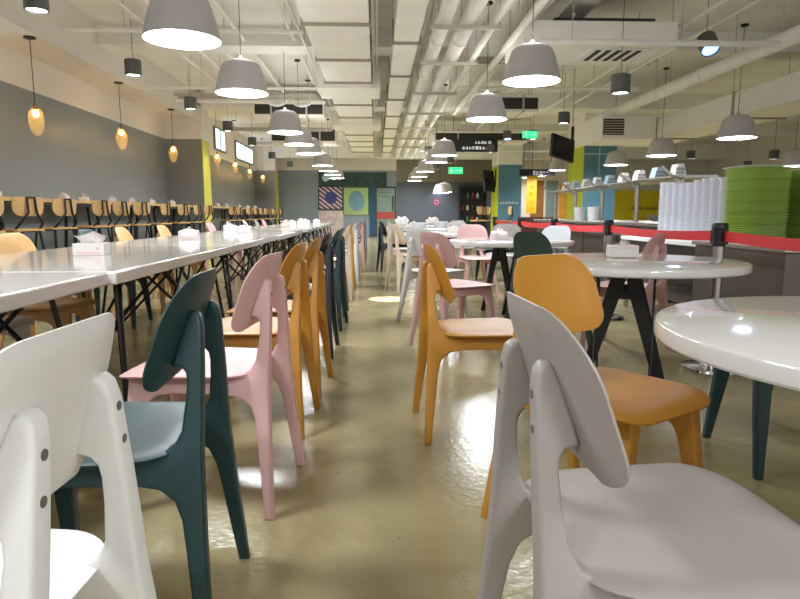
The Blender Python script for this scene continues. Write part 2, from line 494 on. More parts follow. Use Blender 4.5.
for c, x, y, a, lab in (
    ('grey', .458, .915, 3, 'large grey moulded chair nearest the camera at the lower right'),
    ('mustard', .451, 2.627, 3.4, 'mustard moulded chair seen from the side, standing in the aisle at right'),
    ('mustard', .65, 1.68, -58, 'mustard moulded chair behind the grey chair, backrest facing the camera'),
    ('pink', .57, 4.3, 32, 'pink moulded chair behind the side-on mustard chair'),
    ('white', .52, 5.38, 45, 'white moulded chair behind the pink chair on the right of the aisle'),
    ('beige', .43, 7.5, 20, 'beige moulded chair left of the white chair, far along the aisle'),
    ('black', .30, 10.2, 10, 'black moulded chair standing far down the aisle'),
    ('green', 1.2, 4.14, -60, 'dark green moulded chair tucked behind the middle round table'),
    ('pale grey', 1.80, 6.42, 222, 'pale grey moulded chair on the far right of the second round table behind'),
    ('pink', 1.16, 7.05, -84, 'pink moulded chair behind the far round table with black crossed legs'),
    ('grey', 1.60, 7.6, 250, 'grey moulded chair just right of the far pink chair'),
    ('pink', 1.73, 4.17, 138, 'pink moulded chair under the middle round table beside the steel counter'),
    ('teal', 1.58, 2.21, 175, 'dark teal chair pushed under the white round table at the right edge'),
    ('white', .42, 8.7, 5, 'white moulded chair beyond the beige chair, left of the distant table'),
    ('beige', .45, 11.6, 0, 'beige moulded chair at the distant round tables, nearest the aisle'),
    ('grey', 1.25, 9.25, -90, 'grey moulded chair behind the third round table'),
    ('white', 1.5, 11.9, -120, 'white moulded chair behind the fourth round table'),
    ('teal', 1.68, 8.6, 190, 'dark teal chair right of the third round table'),
):
    chair(c, x, y, a, lab, G3)

# ------------------------------------------------------------------ long tables
TZ, TL = .73, 1.895
TX0, TX1 = -1.98, -.965
def long_table(y0, dx, label, proto=[None]):
    grp = 'long white tables'
    c = (TX0 + TX1) / 2 + dx
    if proto[0]:
        return copy_tree(proto[0], (c, y0 + TL / 2, 0), 0, label, grp)
    t = empty('long_table', (c, y0 + TL / 2, 0), label, 'table', grp)
    w, l = (TX1 - TX0) / 2 - .002, TL / 2 - .002
    bm = B(); box(bm, -w, w, -l, l, TZ - .05, TZ); o = obj('tabletop', bm, M_WHITETOP, t, 40, bevel=.008, seg=3)
    for sx in (-1, 1):
        for sy in (-1, 1):
            f = Vector((sx * (w - .03), sy * (l - .10), 0.012))
            bm = B()
            for q in ((sx * (w - .10), sy * (l - .22), .68), (0, sy * (l - .40), .68), (-sx * (w - .34), sy * (l - .16), .68)) if sx < 0 else ((sx * (w - .10), sy * (l - .22), .68), (sx * (w - .10), -sy * .18, .68), (-sx * (w - .34), sy * (l - .16), .68), (sx * (w - .22), sy * (l - .55), .68)):
                tube(bm, f, q, .0095, 8)
            lathe(bm, [(0, -.012), (.02, -.012), (.022, -.004), (.016, .006), (0, .008)], 12, f)
            obj('leg', bm, M_BLACK, t)
    bm = B()
    for a in ((-w + .15, w - .15, -l + .12, -l + .15), (-w + .15, w - .15, l - .15, l - .12), (-w + .15, -w + .18, -l + .15, l - .15), (w - .18, w - .15, -l + .15, l - .15)):
        box(bm, a[0], a[1], a[2], a[3], TZ - .08, TZ - .05)
    obj('frame', bm, M_BLACK, t)
    remember(t); proto[0] = t
    return t
for i, (y0, dx) in enumerate(((.37, -.012), (2.27, .012), (4.17, 0), (6.07, .015), (8.75, 0), (10.65, .01), (12.55, 0))):
    long_table(y0, dx, 'long white table with black crossed rod legs, %s from the camera in the left row' % ORD[i])

# ------------------------------------------------------------------ round tables
RZ, RR = .69, .60
def round_table(x, y, phi, label, proto=[None]):
    grp = 'round white tables'
    if proto[0]:
        return copy_tree(proto[0], (x, y, 0), R(phi), label, grp)
    t = empty('round_table', (x, y, 0), label, 'table', grp, R(phi))
    bm = B(); h = .045
    lathe(bm, [(0, RZ), (RR - .012, RZ), (RR - .004, RZ - .004), (RR, RZ - .011), (RR, RZ - h + .009), (RR - .004, RZ - h + .003), (RR - .012, RZ - h), (0, RZ - h)], 96)
    obj('tabletop', bm, M_WHITETOP, t, 30)
    for k in range(4):
        bm = B()
        top, lw, hs, zt = .105, .072, .37, RZ - h
        for s in (-1, 1):
            prism(bm, [(s * .012, zt), (s * top, zt), (s * hs, 0), (s * (hs - lw * 1.15), 0), (s * .012, zt - .085)] if s > 0 else
                  [(s * .012, zt), (s * .012, zt - .085), (s * (hs - lw * 1.15), 0), (s * hs, 0), (s * top, zt)],
                  lambda u, v: (u, -.243, v), lambda u, v: (u, -.228, v))
        box(bm, -.012, .012, -.243, -.228, zt - .035, zt)
        prism(bm, [(-.075, zt - .105), (.075, zt - .105), (.105, zt - .155), (-.105, zt - .155)], lambda u, v: (u, -.242, v), lambda u, v: (u, -.229, v))
        xform(bm, Matrix.Rotation(k * PI / 2, 4, 'Z'))
        obj('leg', bm, M_BLACK, t, 0)
    bm = B(); lathe(bm, [(0, .08), (.26, .08), (.26, .1), (0, .1)], 4)
    remember(t); bm.free()
    proto[0] = t
    return t
round_table(1.235, 1.22, 0, 'glossy white round table at the right edge of the picture')
for ch in kids([o for o in COL.objects if o.name == 'round_table'][0]):
    if ch.name.startswith('leg'):
        ch.scale = (.62, .62, 1)
round_table(1.38, 3.30, -24, 'white round table with a tissue box and black A-shaped legs')
round_table(1.29, 5.85, 32, 'white round table with crossed black legs behind the middle round table')
round_table(.86, 8.15, 38, 'third round table back, beyond the pink chairs')
round_table(1.05, 10.7, 10, 'fourth round table back, with white bowls on it')
round_table(.95, 13.2, 0, 'fifth round table back near the dark wall')
round_table(1.0, 15.6, 0, 'sixth round table back, farthest from the camera')

# ------------------------------------------------------------------ tissue boxes
def tissue_box(x, y, z, rz, label, group, kind, protos={}):
    if kind in protos:
        return copy_tree(protos[kind], (x, y, z), R(rz), label, group)
    t = empty('tissue_box' if kind != 'pack' else 'tissue_pack', (x, y, z), label, 'tissue box', group, R(rz))
    rr = random.Random(3)
    if kind == 'box':
        bm = B(); box(bm, -.074, .074, -.06, .06, 0, .062); obj('carton', bm, M_BOX, t, 0, bevel=.003)
        bm = B(); box(bm, -.056, .056, -.0608, -.06, .012, .017); box(bm, .036, .054, -.0608, -.06, .03, .042)
        obj('print', bm, M_PINKPRINT, t, 0)
        top = .062
    elif kind == 'pack':
        bm = B()
        pr = [(-.055, 0), (.055, 0), (.06, .03), (.055, .066), (.03, .082), (-.03, .082), (-.055, .066), (-.06, .03)]
        prev = None
        for k in range(8):
            x = -.074 + .148 * k / 7
            f = .90 if k in (0, 7) else 1
            ring = [bm.verts.new((x + rr.uniform(-.003, .003), a * f + rr.uniform(-.003, .003), max(0, b * f + (rr.uniform(-.005, .005) if b > 0 else 0)))) for a, b in pr]
            if prev:
                for q_ in range(8): bm.faces.new((prev[q_], prev[(q_ + 1) % 8], ring[(q_ + 1) % 8], ring[q_]))
            else: bm.faces.new(ring)
            prev = ring
        bm.faces.new(prev)
        obj('wrapper', bm, M_WRAP, t, 50)
        top = .08
    else:
        bm = B(); box(bm, -.08, .08, -.05, .05, 0, .07); obj('carton', bm, M_BOX, t, 0, bevel=.006)
        bm = B(); box(bm, -.068, .068, -.0508, -.05, .054, .059); obj('print', bm, M_PINKPRINT, t, 0)
        top = .07
    # crumpled sheet pulled out of the slot
    bm = B()
    nx, nz = 9, 5
    g = []
    for j in range(nz):
        row = []
        for i in range(nx):
            u = i / (nx - 1) - .5; v = j / (nz - 1)
            row.append(bm.verts.new((u * (.10 + (.06 if kind == 'box' else -.01) * v) + rr.uniform(-1, 1) * .004, .03 * math.sin(u * 9 + v * 2) * v + rr.uniform(-1, 1) * .004, top - .002 + v * ((.05 if kind == 'box' else .022) + .012 * math.sin(u * 7 + 1)))))
        g.append(row)
    for j in range(nz - 1):
        for i in range(nx - 1):
            bm.faces.new((g[j][i], g[j][i + 1], g[j + 1][i + 1], g[j + 1][i]))
    ex = bmesh.ops.solidify(bm, geom=bm.faces[:], thickness=.0025)
    obj('tissue', bm, M_PAPER, t, 80)
    remember(t); protos[kind] = t
    return t
GT = 'tissue boxes on the long white tables'
for i, (x, y, k, rz) in enumerate(((-1.46, 3.2, 'box', 8), (-1.5, 4.98, 'pack', 5), (-1.42, 6.7, 'pack', -4), (-1.72, 7.3, 'pack', 20), (-1.4, 9.6, 'box', 3), (-1.5, 11.0, 'pack', 0),
                                   (-1.35, 11.9, 'pack', 8), (-1.55, 12.8, 'box', -3), (-1.3, 13.5, 'pack', 4), (-1.6, 14.0, 'pack', 0))):
    tissue_box(x, y, TZ, rz, 'white %s with a tissue pulled up, %s from the camera on the long tables' % ('tissue carton' if k == 'box' else 'tissue pack', ORD[i]), GT, k)
tissue_box(1.43, 3.5, RZ, -6, 'white tissue carton standing on the middle round table', 'tissue boxes on the round tables', 'tall')
tissue_box(1.2, 5.95, RZ, 20, 'crumpled white tissue pack on the second round table back', 'tissue boxes on the round tables', 'pack')
tissue_box(1.05, 8.3, RZ, 0, 'white tissue carton on the third round table back', 'tissue boxes on the round tables', 'tall')
tissue_box(.8, 13.1, RZ, 0, 'white tissue carton on the fifth round table back', 'tissue boxes on the round tables', 'tall')

def bowl_small(x, y, z, r, h, m, label, name='serving_bowl', cat='bowl'):
    bm = B(); lathe(bm, [(0, 0), (r * .5, 0), (r * .85, h * .5), (r, h), (r * .93, h), (r * .78, h * .5), (0, h * .2)], 20)
    o = obj(name, bm, m); o.location = (x, y, z); tag(o, label, cat); return o
bowl_small(.75, 10.6, RZ, .14, .10, M_BOWL, 'large white bowl on the left of the fourth round table')
bowl_small(1.15, 10.75, RZ, .12, .12, M_BOWL, 'deep white bowl on the middle of the fourth round table')
bowl_small(1.45, 10.7, RZ, .11, .09, M_BLACKP, 'black bowl on the right of the fourth round table')
def bag(x, y, z, s, m, label):
    bm = B(); bmesh.ops.create_icosphere(bm, subdivisions=3, radius=1)
    rr = random.Random(int(x * 100) + 5)
    for v in bm.verts:
        n = v.co.copy()
        k = 1 + .12 * math.sin(n.x * 7 + n.z * 5) + .08 * math.sin(n.y * 11 + x) + rr.uniform(-.03, .03)
        v.co = Vector((n.x * s * k, n.y * s * .7 * k, max(0, (n.z * .8 + .62) * s * .9 * k)))
    o = obj('plastic_bag', bm, m, None, 60); o.location = (x, y, z); tag(o, label, 'bag'); return o
bag(.55, 13.3, RZ, .14, M_WHITE, 'crumpled white bag on the left of the fifth round table')
bag(1.2, 13.15, RZ, .13, M_PAPER, 'pale crumpled bag on the right of the fifth round table')

# ------------------------------------------------------------------ wall counter and stools
BZ, BX0, BX1 = 1.13, -4.72, -4.15
def bar_section(y0, y1, label, proto=[None]):
    L = y1 - y0
    t = empty('bar_counter', ((BX0 + BX1) / 2, (y0 + y1) / 2, 0), label, 'counter', 'wall counter sections')
    w = (BX1 - BX0) / 2
    bm = B(); box(bm, -w, w, -L / 2 + .004, L / 2 - .004, BZ - .045, BZ); obj('countertop', bm, M_WOODB, t, 0, bevel=.003)
    bm = B(); box(bm, -w + .05, w - .03, -L / 2 + .1, L / 2 - .1, BZ - .085, BZ - .045); obj('apron', bm, M_BLACK, t, 0)
    for s in (-1, 1):
        bm = B(); y = s * (L / 2 - .14)
        for k in (-1, 1):
            bar(bm, (w * .8 * k, y, 0), (w * .55 * k, y, BZ - .06), .035, .035, (0, 1, 0))
        bar(bm, (-w * .75, y, .3), (w * .75, y, .3), .025, .025, (0, 1, 0))
        obj('leg', bm, M_BLACK, t, 0)
    return t
def make_stool(label, group):
    t = empty('bar_stool', (0, 0, 0), label, 'stool', group)
    sz = .78
    bm = B()
    out = rrect(.38, .36, .09, .05, 6)
    shell(bm, out, lambda u, v, e: (u, v, sz - .008 * (1 - e * e)), lambda u, v, e: (u, v, sz - .022), 4)
    obj('seat', bm, M_WOODS, t, 40)
    bm = B()
    out = rrect(.37, .20, .04, .09, 7)
    shell(bm, out, lambda u, v, e: (u, -.185 + .9 * u * u - .06 * v + .006, 1.015 + v), lambda u, v, e: (u, -.185 + .9 * u * u - .06 * v - .006, 1.015 + v), 5)
    obj('backrest', bm, M_WOODS, t, 40)
    bm = B()
    path(bm, [(-.15, -.10, sz - .03), (-.135, -.19, .84), (-.05, -.215, .95), (-.045, -.205, 1.11), (.045, -.205, 1.11), (.05, -.215, .95), (.135, -.19, .84), (.15, -.10, sz - .03)], .013, 8)
    obj('back_frame', bm, M_BLACK, t, 60)
    for sx in (-1, 1):
        for sy in (-1, 1):
            bm = B(); tube(bm, (sx * .14, sy * .13, sz - .02), (sx * .205, sy * .20, 0), .013, 8); obj('leg', bm, M_BLACK, t, 60)
    bm = B()
    c = [(-.187, -.181, .22), (.187, -.181, .22), (.187, .181, .22), (-.187, .181, .22)]
    for a, b in zip(c, c[1:] + c[:1]): tube(bm, a, b, .009, 8)
    obj('footrest', bm, M_BLACK, t, 60)
    for a in (-.13, .13):
        bm = B(); tube(bm, (a, -.12, sz - .03), (a, .12, sz - .03), .01, 8); obj('seat_rail', bm, M_BLACK, t, 60)
    remember(t)
    return t
ys = [4.6 + i * 2.44 for i in range(5)]
for i in range(4):
    bar_section(ys[i], ys[i + 1], 'wooden wall counter on black legs, %s section before the first yellow pier' % ORD[i])
ys2 = [15.05 + i * 2.36 for i in range(5)]
for i in range(4):
    bar_section(ys2[i], ys2[i + 1], 'wooden wall counter on black legs, %s section beyond the first yellow pier' % ORD[i])
stool = None
SY = [5.25, 6.0, 6.72, 7.52, 8.5, 9.15, 9.9, 11.0, 11.95, 12.8, 13.6]
SY2 = [16.0, 16.9, 18.2, 19.1, 19.9, 20.8, 21.6, 22.4, 23.2, 24.0]
for ys_, nm in ((SY, 'before'), (SY2, 'beyond')):
    for i, y in enumerate(ys_):
        lab = 'wooden-backed black stool at the wall counter, %s from camera %s first yellow pier' % (ORD[i], nm)
        g = 'bar stools at the wall counter'
        a = 77 + rnd.uniform(-9, 9)
        if stool is None:
            stool = make_stool(lab, g); stool.location = (-3.82, y, 0); stool.rotation_euler = (0, 0, R(a))
        else:
            copy_tree(stool, (-3.82 + rnd.uniform(-.03, .03), y, 0), R(a), lab, g)
for i, y in enumerate((7.3, 8.9, 9.5, 10.5, 11.3, 12.3, 13.5)):
    tissue_box(-4.4, y, BZ, 90 + i * 7, 'white tissue pack on the wall counter, %s before the first yellow pier' % ORD[i], 'tissue packs on the wall counter', 'box' if i == 2 else 'pack')
for i, y in enumerate((17.3, 18.3, 20.0, 21.3, 22.6)):
    tissue_box(-4.4, y, BZ, 90 - i * 9, 'white tissue pack on the wall counter, %s beyond the first yellow pier' % ORD[i], 'tissue packs on the wall counter', 'pack')

# ------------------------------------------------------------------ pendant lamps
def light(name, kind, loc, power, col, parent=None, size=.3, spread=PI, blend=.6, angle=100):
    l = bpy.data.lights.new(name, kind)
    l.energy = power; l.color = col
    if kind == 'AREA':
        l.shape = 'DISK'; l.size = size; l.spread = spread
    elif kind == 'SPOT':
        l.spot_size = R(angle); l.spot_blend = blend; l.shadow_soft_size = size
    else:
        l.shadow_soft_size = size
    o = bpy.data.objects.new(name, l); COL.objects.link(o); o.location = loc
    if parent: o.parent = parent
    return o
LAMP_D, LAMP_Z, LAMP_P = .55, 2.2, 30
def make_pendant(label, group):
    t = empty('pendant_lamp', (0, 0, 0), label, 'lamp', group)
    r = LAMP_D / 2
    bm = B()
    prof = [(r, 0), (r * .985, .02), (r * .90, .12), (r * .80, .22), (r * .70, .285), (r * .55, .32), (r * .30, .335), (.03, .34), (.02, .37), (.012, .38)]
    inner = [(.012, .33), (r * .5, .305), (r * .66, .27), (r * .77, .21), (r * .88, .12), (r * .965, .02), (r * .985, 0)]
    lathe(bm, prof + inner[:0], 48)
    n0 = len(bm.faces)
    lathe(bm, inner + [(r, 0)], 48, mi=1)
    bmesh.ops.remove_doubles(bm, verts=bm.verts, dist=1e-5)
    obj('lamp_shade', bm, [M_SHADE, M_SHADE_IN], t, 40)
    bm = B(); lathe(bm, [(0, .028), (r * .95, .028), (r * .95, .034), (0, .034)], 40); obj('diffuser', bm, M_DIFF, t, 0)
    bm = B(); tube(bm, (0, 0, .375), (0, 0, ZC - LAMP_Z - .03), .004, 6); obj('cord', bm, M_BLACKP, t)
    bm = B(); lathe(bm, [(0, -.03), (.05, -.03), (.055, -.01), (.055, 0), (0, 0)], 20, (0, 0, ZC - LAMP_Z)); obj('ceiling_rose', bm, M_BLACKP, t)
    light('lamp_light', 'AREA', (0, 0, .022), LAMP_P, (.90, .955, 1.0), t, LAMP_D * .9)
    up = light('added_uplight', 'POINT', (0, 0, .46), 6.5, (1, .985, .95), t, .1)  # added fill light for the ceiling, no bulb sits above the shade
    remember(t)
    return t
LAMPS = [(-1.41, y, ORD[i] + ' in view over the long tables') for i, y in enumerate((4.75, 6.75, 9.9, 11.6, 13.3, 16.6, 18.6, 20.4, 22.4))] + \
        [(1.5, y, ORD[i] + ' in view over the round tables') for i, y in enumerate((6.05, 8.45, 13.6, 15.4, 18.8, 21.4, 24.0))] + \
        [(-1.41, 1.6, 'added above the nearest long table, out of view'), (-1.41, -1.0, 'added behind the camera on the left, out of view'), (2.3, -.2, 'added to the right of the camera, out of view'), (1.5, -1.2, 'added behind the camera on the right, out of view')]  # last four pendants are unseen, added for brightness
pend = None
for x, y, w in LAMPS:
    lab = 'grey bell-shaped pendant lamp, ' + w
    g = 'bell-shaped pendant lamps'
    if pend is None:
        pend = make_pendant(lab, g); pend.location = (x, y, LAMP_Z)
    else:
        copy_tree(pend, (x, y, LAMP_Z), 0, lab, g)
for i, (x, y, z) in enumerate(((5.44, 9.25, 2.07), (5.56, 11.95, 2.06), (5.83, 14.9, 2.11), (5.95, 20.2, 2.35), (6.25, 23.0, 2.35), (6.0, 24.2, 2.35), (8.95, 13.0, 1.95), (2.5, 22.4, 1.72), (2.3, 21.9, 1.66))):
    c = copy_tree(pend, (x, y, z), 0, ('grey bell-shaped pendant lamp, %s over the serving counter side' % ORD[i]) if i < 7 else ['low-hung grey pendant lamp before the round red sign, right one', 'low-hung grey pendant lamp before the round red sign, left one'][i - 7], 'bell-shaped pendant lamps')
    for ch in kids(c):
        if ch.name.startswith('added_uplight'):
            bpy.data.objects.remove(ch); continue
        if ch.name.startswith(('cord', 'ceiling_rose')):
            ch.location.z += (LAMP_Z - z) if ch.name.startswith('ceiling_rose') else 0
            if ch.name.startswith('cord'):
                h0 = ZC - LAMP_Z - .03 - .375; h1 = ZC - z - .03 - .375
                ch.scale.z = h1 / h0; ch.location.z = .375 * (1 - h1 / h0)
# cylinder downlights
def make_can(label, group, glow, power, col, tilt=0, drop=.8):
    t = empty('downlight', (0, 0, 0), label, 'light', group)
    bm = B(); lathe(bm, [(.112, 0), (.115, .004), (.115, .21), (.108, .22), (0, .22)], 28); lathe(bm, [(.112, 0), (.102, 0), (.098, .02)], 28)
    if tilt: xform(bm, Matrix.Rotation(tilt, 4, 'X'))
    obj('can', bm, M_CAN, t, 40)
    bm = B(); lathe(bm, [(0, .018), (.1, .018), (.1, .024), (0, .024)], 28)
    if tilt: xform(bm, Matrix.Rotation(tilt, 4, 'X'))
    obj('lens', bm, glow, t, 0)
    bm = B(); tube(bm, (0, -.2 * math.sin(tilt), .215 * math.cos(tilt)), (0, -.2 * math.sin(tilt), drop), .004, 6); obj('suspension_wire', bm, M_BLACKP, t)
    s = light('downlight_lamp', 'SPOT', (0, 0, -.01), power, col, t, .09, angle=110, blend=.8)
    if tilt: s.rotation_euler = (tilt, 0, 0)
    remember(t)
    return t
CANS = [(-3.4, 6.62, 2.96, 'left side'), (-3.5, 9.35, 2.92, 'left side'), (-3.5, 12.1, 2.9, 'left side'), (-3.4, 14.6, 2.82, 'left side'), (-3.4, 17.4, 2.8, 'left side'), (-3.4, 20.6, 2.72, 'left side'), (-3.2, 23.4, 2.66, 'left side'),
        (2.98, 7.6, 2.39, 'right of the centre'), (3.75, 12.4, 2.72, 'right of the centre'), (3.85, 15.2, 2.74, 'right of the centre'),
        (2.5, 20.8, 2.62, 'before the dark wall'), (2.2, 22.6, 2.55, 'before the dark wall'), (1.6, 19.0, 2.75, 'before the dark wall'), (3.2, 17.3, 2.62, 'before the dark wall'),
        (9.9, 20.2, 2.3, 'far right'), (11.6, 19.0, 2.35, 'far right'), (10.0, 15.3, 2.3, 'far right'), (9.0, 17.5, 2.5, 'far right')]
cnt = {}
can = None
for x, y, z, w in CANS:
    i = cnt[w] = cnt.get(w, -1) + 1
    lab = 'dark cylindrical downlight on a wire, %s from the camera on the %s' % (ORD[i], w) if 'before' not in w and 'right of' not in w else 'dark cylindrical downlight on a wire, %s of those %s' % (ORD[i], w)
    g = 'cylindrical downlights'
    if can is None:
        can = make_can(lab, g, M_CANGLOW, 55, (1, .97, .9)); can.location = (x, y, z)
        c = can
    else:
        c = copy_tree(can, (x, y, z), 0, lab, g)
    for ch in kids(c):
        if ch.name.startswith('suspension'):
            h1 = ZC - z - .215
            ch.scale.z = h1 / .585; ch.location.z = .215 * (1 - h1 / .585)
c = make_can('blue-glowing tilted downlight hanging at upper right', 'blue downlights', M_BLUEGLOW, 40, (.45, .62, 1), R(-38), .75)
c.location = (4.15, 7.75, 2.95)
c = make_can('small blue-glowing downlight far back, right of the dark hanging sign', 'blue downlights', M_BLUEGLOW, 30, (.45, .62, 1), R(-15), .75)
c.location = (3.6, 17.0, 2.95)

# amber glass bulbs along the left wall
def make_bulb(label, group, x, y, z, top):
    t = empty('glass_pendant', (x, y, z), label, 'lamp', group)
    bm = B(); lathe(bm, [(0, -.02), (.07, -.02), (.07, 0), (0, 0)], 18, (0, 0, top - z)); obj('ceiling_rose', bm, M_BLACKP, t)
    bm = B(); tube(bm, (0, 0, .26), (0, 0, top - z - .02), .005, 6); obj('cord', bm, M_BLACKP, t)
    bm = B(); lathe(bm, [(0, .28), (.02, .28), (.024, .2), (.0, .2)], 12); obj('socket', bm, mat('brass', (150, 120, 70), .4, .8), t)
    bm = B()
    prof = [(.026, .23), (.05, .21), (.078, .16), (.09, .09), (.086, .02), (.07, -.05), (.045, -.1), (0, -.125)]
    lathe(bm, prof, 12); obj('glass_shade', bm, M_AMBER, t, 15)
    bm = B(); lathe(bm, [(0, .2), (.02, .19), (.034, .165), (.036, .145), (.025, .12), (0, .11)], 14); b = obj('bulb', bm, M_FIL, t)
    light('bulb_light', 'POINT', (0, 0, .15), 20, (1, .70, .36), t, .04)
    return t
for i, (y, z) in enumerate(((8.0, 2.02), (10.6, 2.12), (13.2, 2.12))):
    make_bulb('amber glass pendant bulb by the grey wall, %s before the first pier' % ORD[i], 'amber glass pendants', -4.22, y, z, 3.08)
for i, (y, z) in enumerate(((16.8, 2.3), (18.9, 2.25), (21.0, 2.2), (23.4, 2.15))):
    make_bulb('amber glass pendant bulb by the grey wall, %s beyond the first pier' % ORD[i], 'amber glass pendants', -4.22, y, z, ZC)

# ------------------------------------------------------------------ ceiling services
def duct(x0, x1, z0, z1, ends, flanges, label, m=M_DUCT, collars=()):
    t = empty('air_duct', ((x0 + x1) / 2, ends[0], z0), label, 'duct')
    o = Vector(((x0 + x1) / 2, ends[0], z0))
    def bx(bm, a, b, c, d, e, f): box(bm, a - o.x, b - o.x, c - o.y, d - o.y, e - o.z, f - o.z)
    bm = B(); bx(bm, x0, x1, ends[0], ends[1], z0, z1); obj('duct_body', bm, m, t, 0)
    for y in flanges:
        bm = B(); bx(bm, x0 - .025, x1 + .025, y, y + .045, z0 - .03, z1 + .02); obj('flange', bm, M_FLANGESH, t, 0)
    for y0, y1, ex in collars:
        bm = B(); bx(bm, x0 - ex, x1 + ex, y0, y1, z0 - .05, z1 + .03); obj('collar', bm, m, t, 0)
    for y in flanges[::2]:
        for x in (x0 - .02, x1 + .02):
            bm = B(); tube(bm, (x - o.x, y + .02 - o.y, z0 - .02 - o.z), (x - o.x, y + .02 - o.y, ZC - o.z), .006, 6); obj('hanger_rod', bm, M_GRID, t)
    return t
duct(-.82, -.07, 3.1, 3.42, (1.0, 24.3), [3.6, 5.4, 7.35, 9.0, 10.5, 12.6, 14.2, 17.3, 18.8, 20.3, 22], 'widest white air duct running down the middle of the ceiling', collars=((10.75, 11.75, .16), (15.3, 16.2, .2)))
duct(.24, .55, 3.1, 3.35, (1.0, 24.3), [4, 6.3, 8.1, 10.0, 12, 14, 16, 18, 20, 22], 'narrow white air duct just right of the widest duct')
duct(5.75, 6.6, 2.48, 2.86, (2.0, 14.3), [4.5, 7.2, 9.9, 12.6], 'large white air duct low at the upper right')
def pipe(x, z, r, y0, y1, hang, label, joints=(), m=M_PIPE):
    t = empty('ceiling_pipe', (x, y0, z), label, 'pipe')
    bm = B(); tube(bm, (0, 0, 0), (0, y1 - y0, 0), r, 20); obj('pipe_run', bm, m, t, 40)
    for y in joints:
        bm = B(); tube(bm, (0, y - y0 - .04, 0), (0, y - y0 + .04, 0), r + .014, 20); obj('pipe_collar', bm, m, t, 40)
    for y in hang:
        bm = B(); tube(bm, (0, y - y0, r - .005), (0, y - y0, ZC - z), .006, 6); obj('hanger_rod', bm, M_GRID, t)
    return t
TR = [5.5, 7.3, 9.0, 11.2, 13.4, 15.6, 17.8, 20]
pipe(.80, 3.17, .09, 1, 24.3, [y + .8 for y in TR], 'left of the two thick insulated pipes beside the ducts', [6.4, 8.2, 10.1, 12.3, 14.5])
pipe(1.09, 3.17, .10, 1, 24.3, [y + .8 for y in TR], 'right of the two thick insulated pipes beside the ducts', [6.4, 8.2, 10.1, 12.3, 14.5])
pipe(1.38, 3.12, .045, 1, 24.3, [y + .5 for y in TR], 'thin white pipe right of the thick insulated pipes')
pipe(1.80, 3.2, .052, 1, 14.3, [6, 8, 10, 12], 'thin white pipe passing above the nearest right pendant lamp')
pipe(4.95, 3.02, .10, 1, 14.35, [4, 6.2, 8.6, 11], 'thick white pipe running diagonally at the upper right', [6.9, 9.4])
pipe(5.2, 3.18, .055, 1, 14.35, [5, 8, 11], 'thinner white pipe above the thick pipe at the upper right')
pipe(-2.35, 3.45, .035, 1, 14.2, [5, 8, 11], 'narrow white pipe on the ceiling left of the long table lamps')
pipe(-1.95, 3.5, .03, 1, 14.2, [4, 7, 10, 13], 'narrow conduit beside the wide duct on its left')
pipe(-.03, 3.33, .018, 1, 24, [], 'thin grey-green conduit hugging the wide duct')
pipe(.02, 3.4, .018, 1, 24, [], 'second thin conduit between the two ducts')
pipe(2.9, 3.35, .03, 9, 24, [11, 14, 18], 'narrow white pipe over the right side tables')
for i, y in enumerate(TR):
    t = empty('pipe_hanger', (1.0, y, 3.06), 'steel hanger bar under the pipes, %s from the camera' % ORD[i], 'hanger', 'hanger bars under the pipes')
    bm = B(); box(bm, -.36, .45, -.025, .025, -.03, .008); obj('channel', bm, M_GRID, t, 0)
    for x in (-.34, .43):
        bm = B(); tube(bm, (x, 0, .0), (x, 0, ZC - 3.06), .006, 6); obj('hanger_rod', bm, M_GRID, t)
for i, (x, z, r, y0, y1) in enumerate(((-3.2, 3.55, .02, 1, 14.3), (-2.7, 3.42, .02, 3, 14.3), (-1.2, 3.5, .025, 1, 24), (-1.02, 3.38, .018, 1, 24), (.66, 3.42, .02, 1, 24), (1.58, 3.42, .022, 1, 24), (2.15, 3.5, .03, 1, 14.3), (2.5, 3.42, .02, 8, 24), (3.9, 3.3, .03, 1, 14.3), (4.5, 3.42, .025, 1, 14.3))):
    pipe(x, z, r, y0, y1, [v for v in (5, 7.2, 9.3, 11.2, 13.2) if v < y1 and v > y0], 'slim ceiling conduit, %s from the left' % ORD[i])
def xpipe(y, z, r, x0, x1, hang, label):
    t = empty('cross_pipe', (x0, y, z), label, 'pipe')
    bm = B(); tube(bm, (0, 0, 0), (x1 - x0, 0, 0), r, 14); obj('pipe_run', bm, M_PIPE, t, 40)
    for x in hang:
        bm = B(); tube(bm, (x - x0, 0, r - .004), (x - x0, 0, ZC - z), .005, 6); obj('hanger_rod', bm, M_GRID, t)
    return t
xpipe(7.4, 2.93, .035, 1.9, 4.8, [2.3, 3.6], 'white cross pipe behind the nearest right pendant lamp')
xpipe(8.6, 3.34, .03, -4.1, -.95, [-3.3, -2, -1.2], 'white cross pipe left of the wide duct')
xpipe(11.4, 3.2, .03, 1.5, 4.8, [2.4, 3.4, 4.4], 'second cross pipe over the round tables')
xpipe(11.1, 3.1, .025, -4.1, -1.0, [-3, -2], 'second cross pipe left of the wide duct')
xpipe(13.2, 3.25, .035, -4.1, -1.05, [-3.2, -2.2], 'third cross pipe left of the wide duct')
xpipe(17.4, 3.2, .03, 1.5, 8, [2.4, 4, 6], 'third cross pipe over the round tables')
xpipe(21.5, 3.1, .04, 1.5, 8, [2.4, 4, 6], 'fourth cross pipe near the dark back wall')
xpipe(20.1, 3.1, .03, -4, -1.05, [-3, -2], 'fourth cross pipe near the blue-grey back wall')
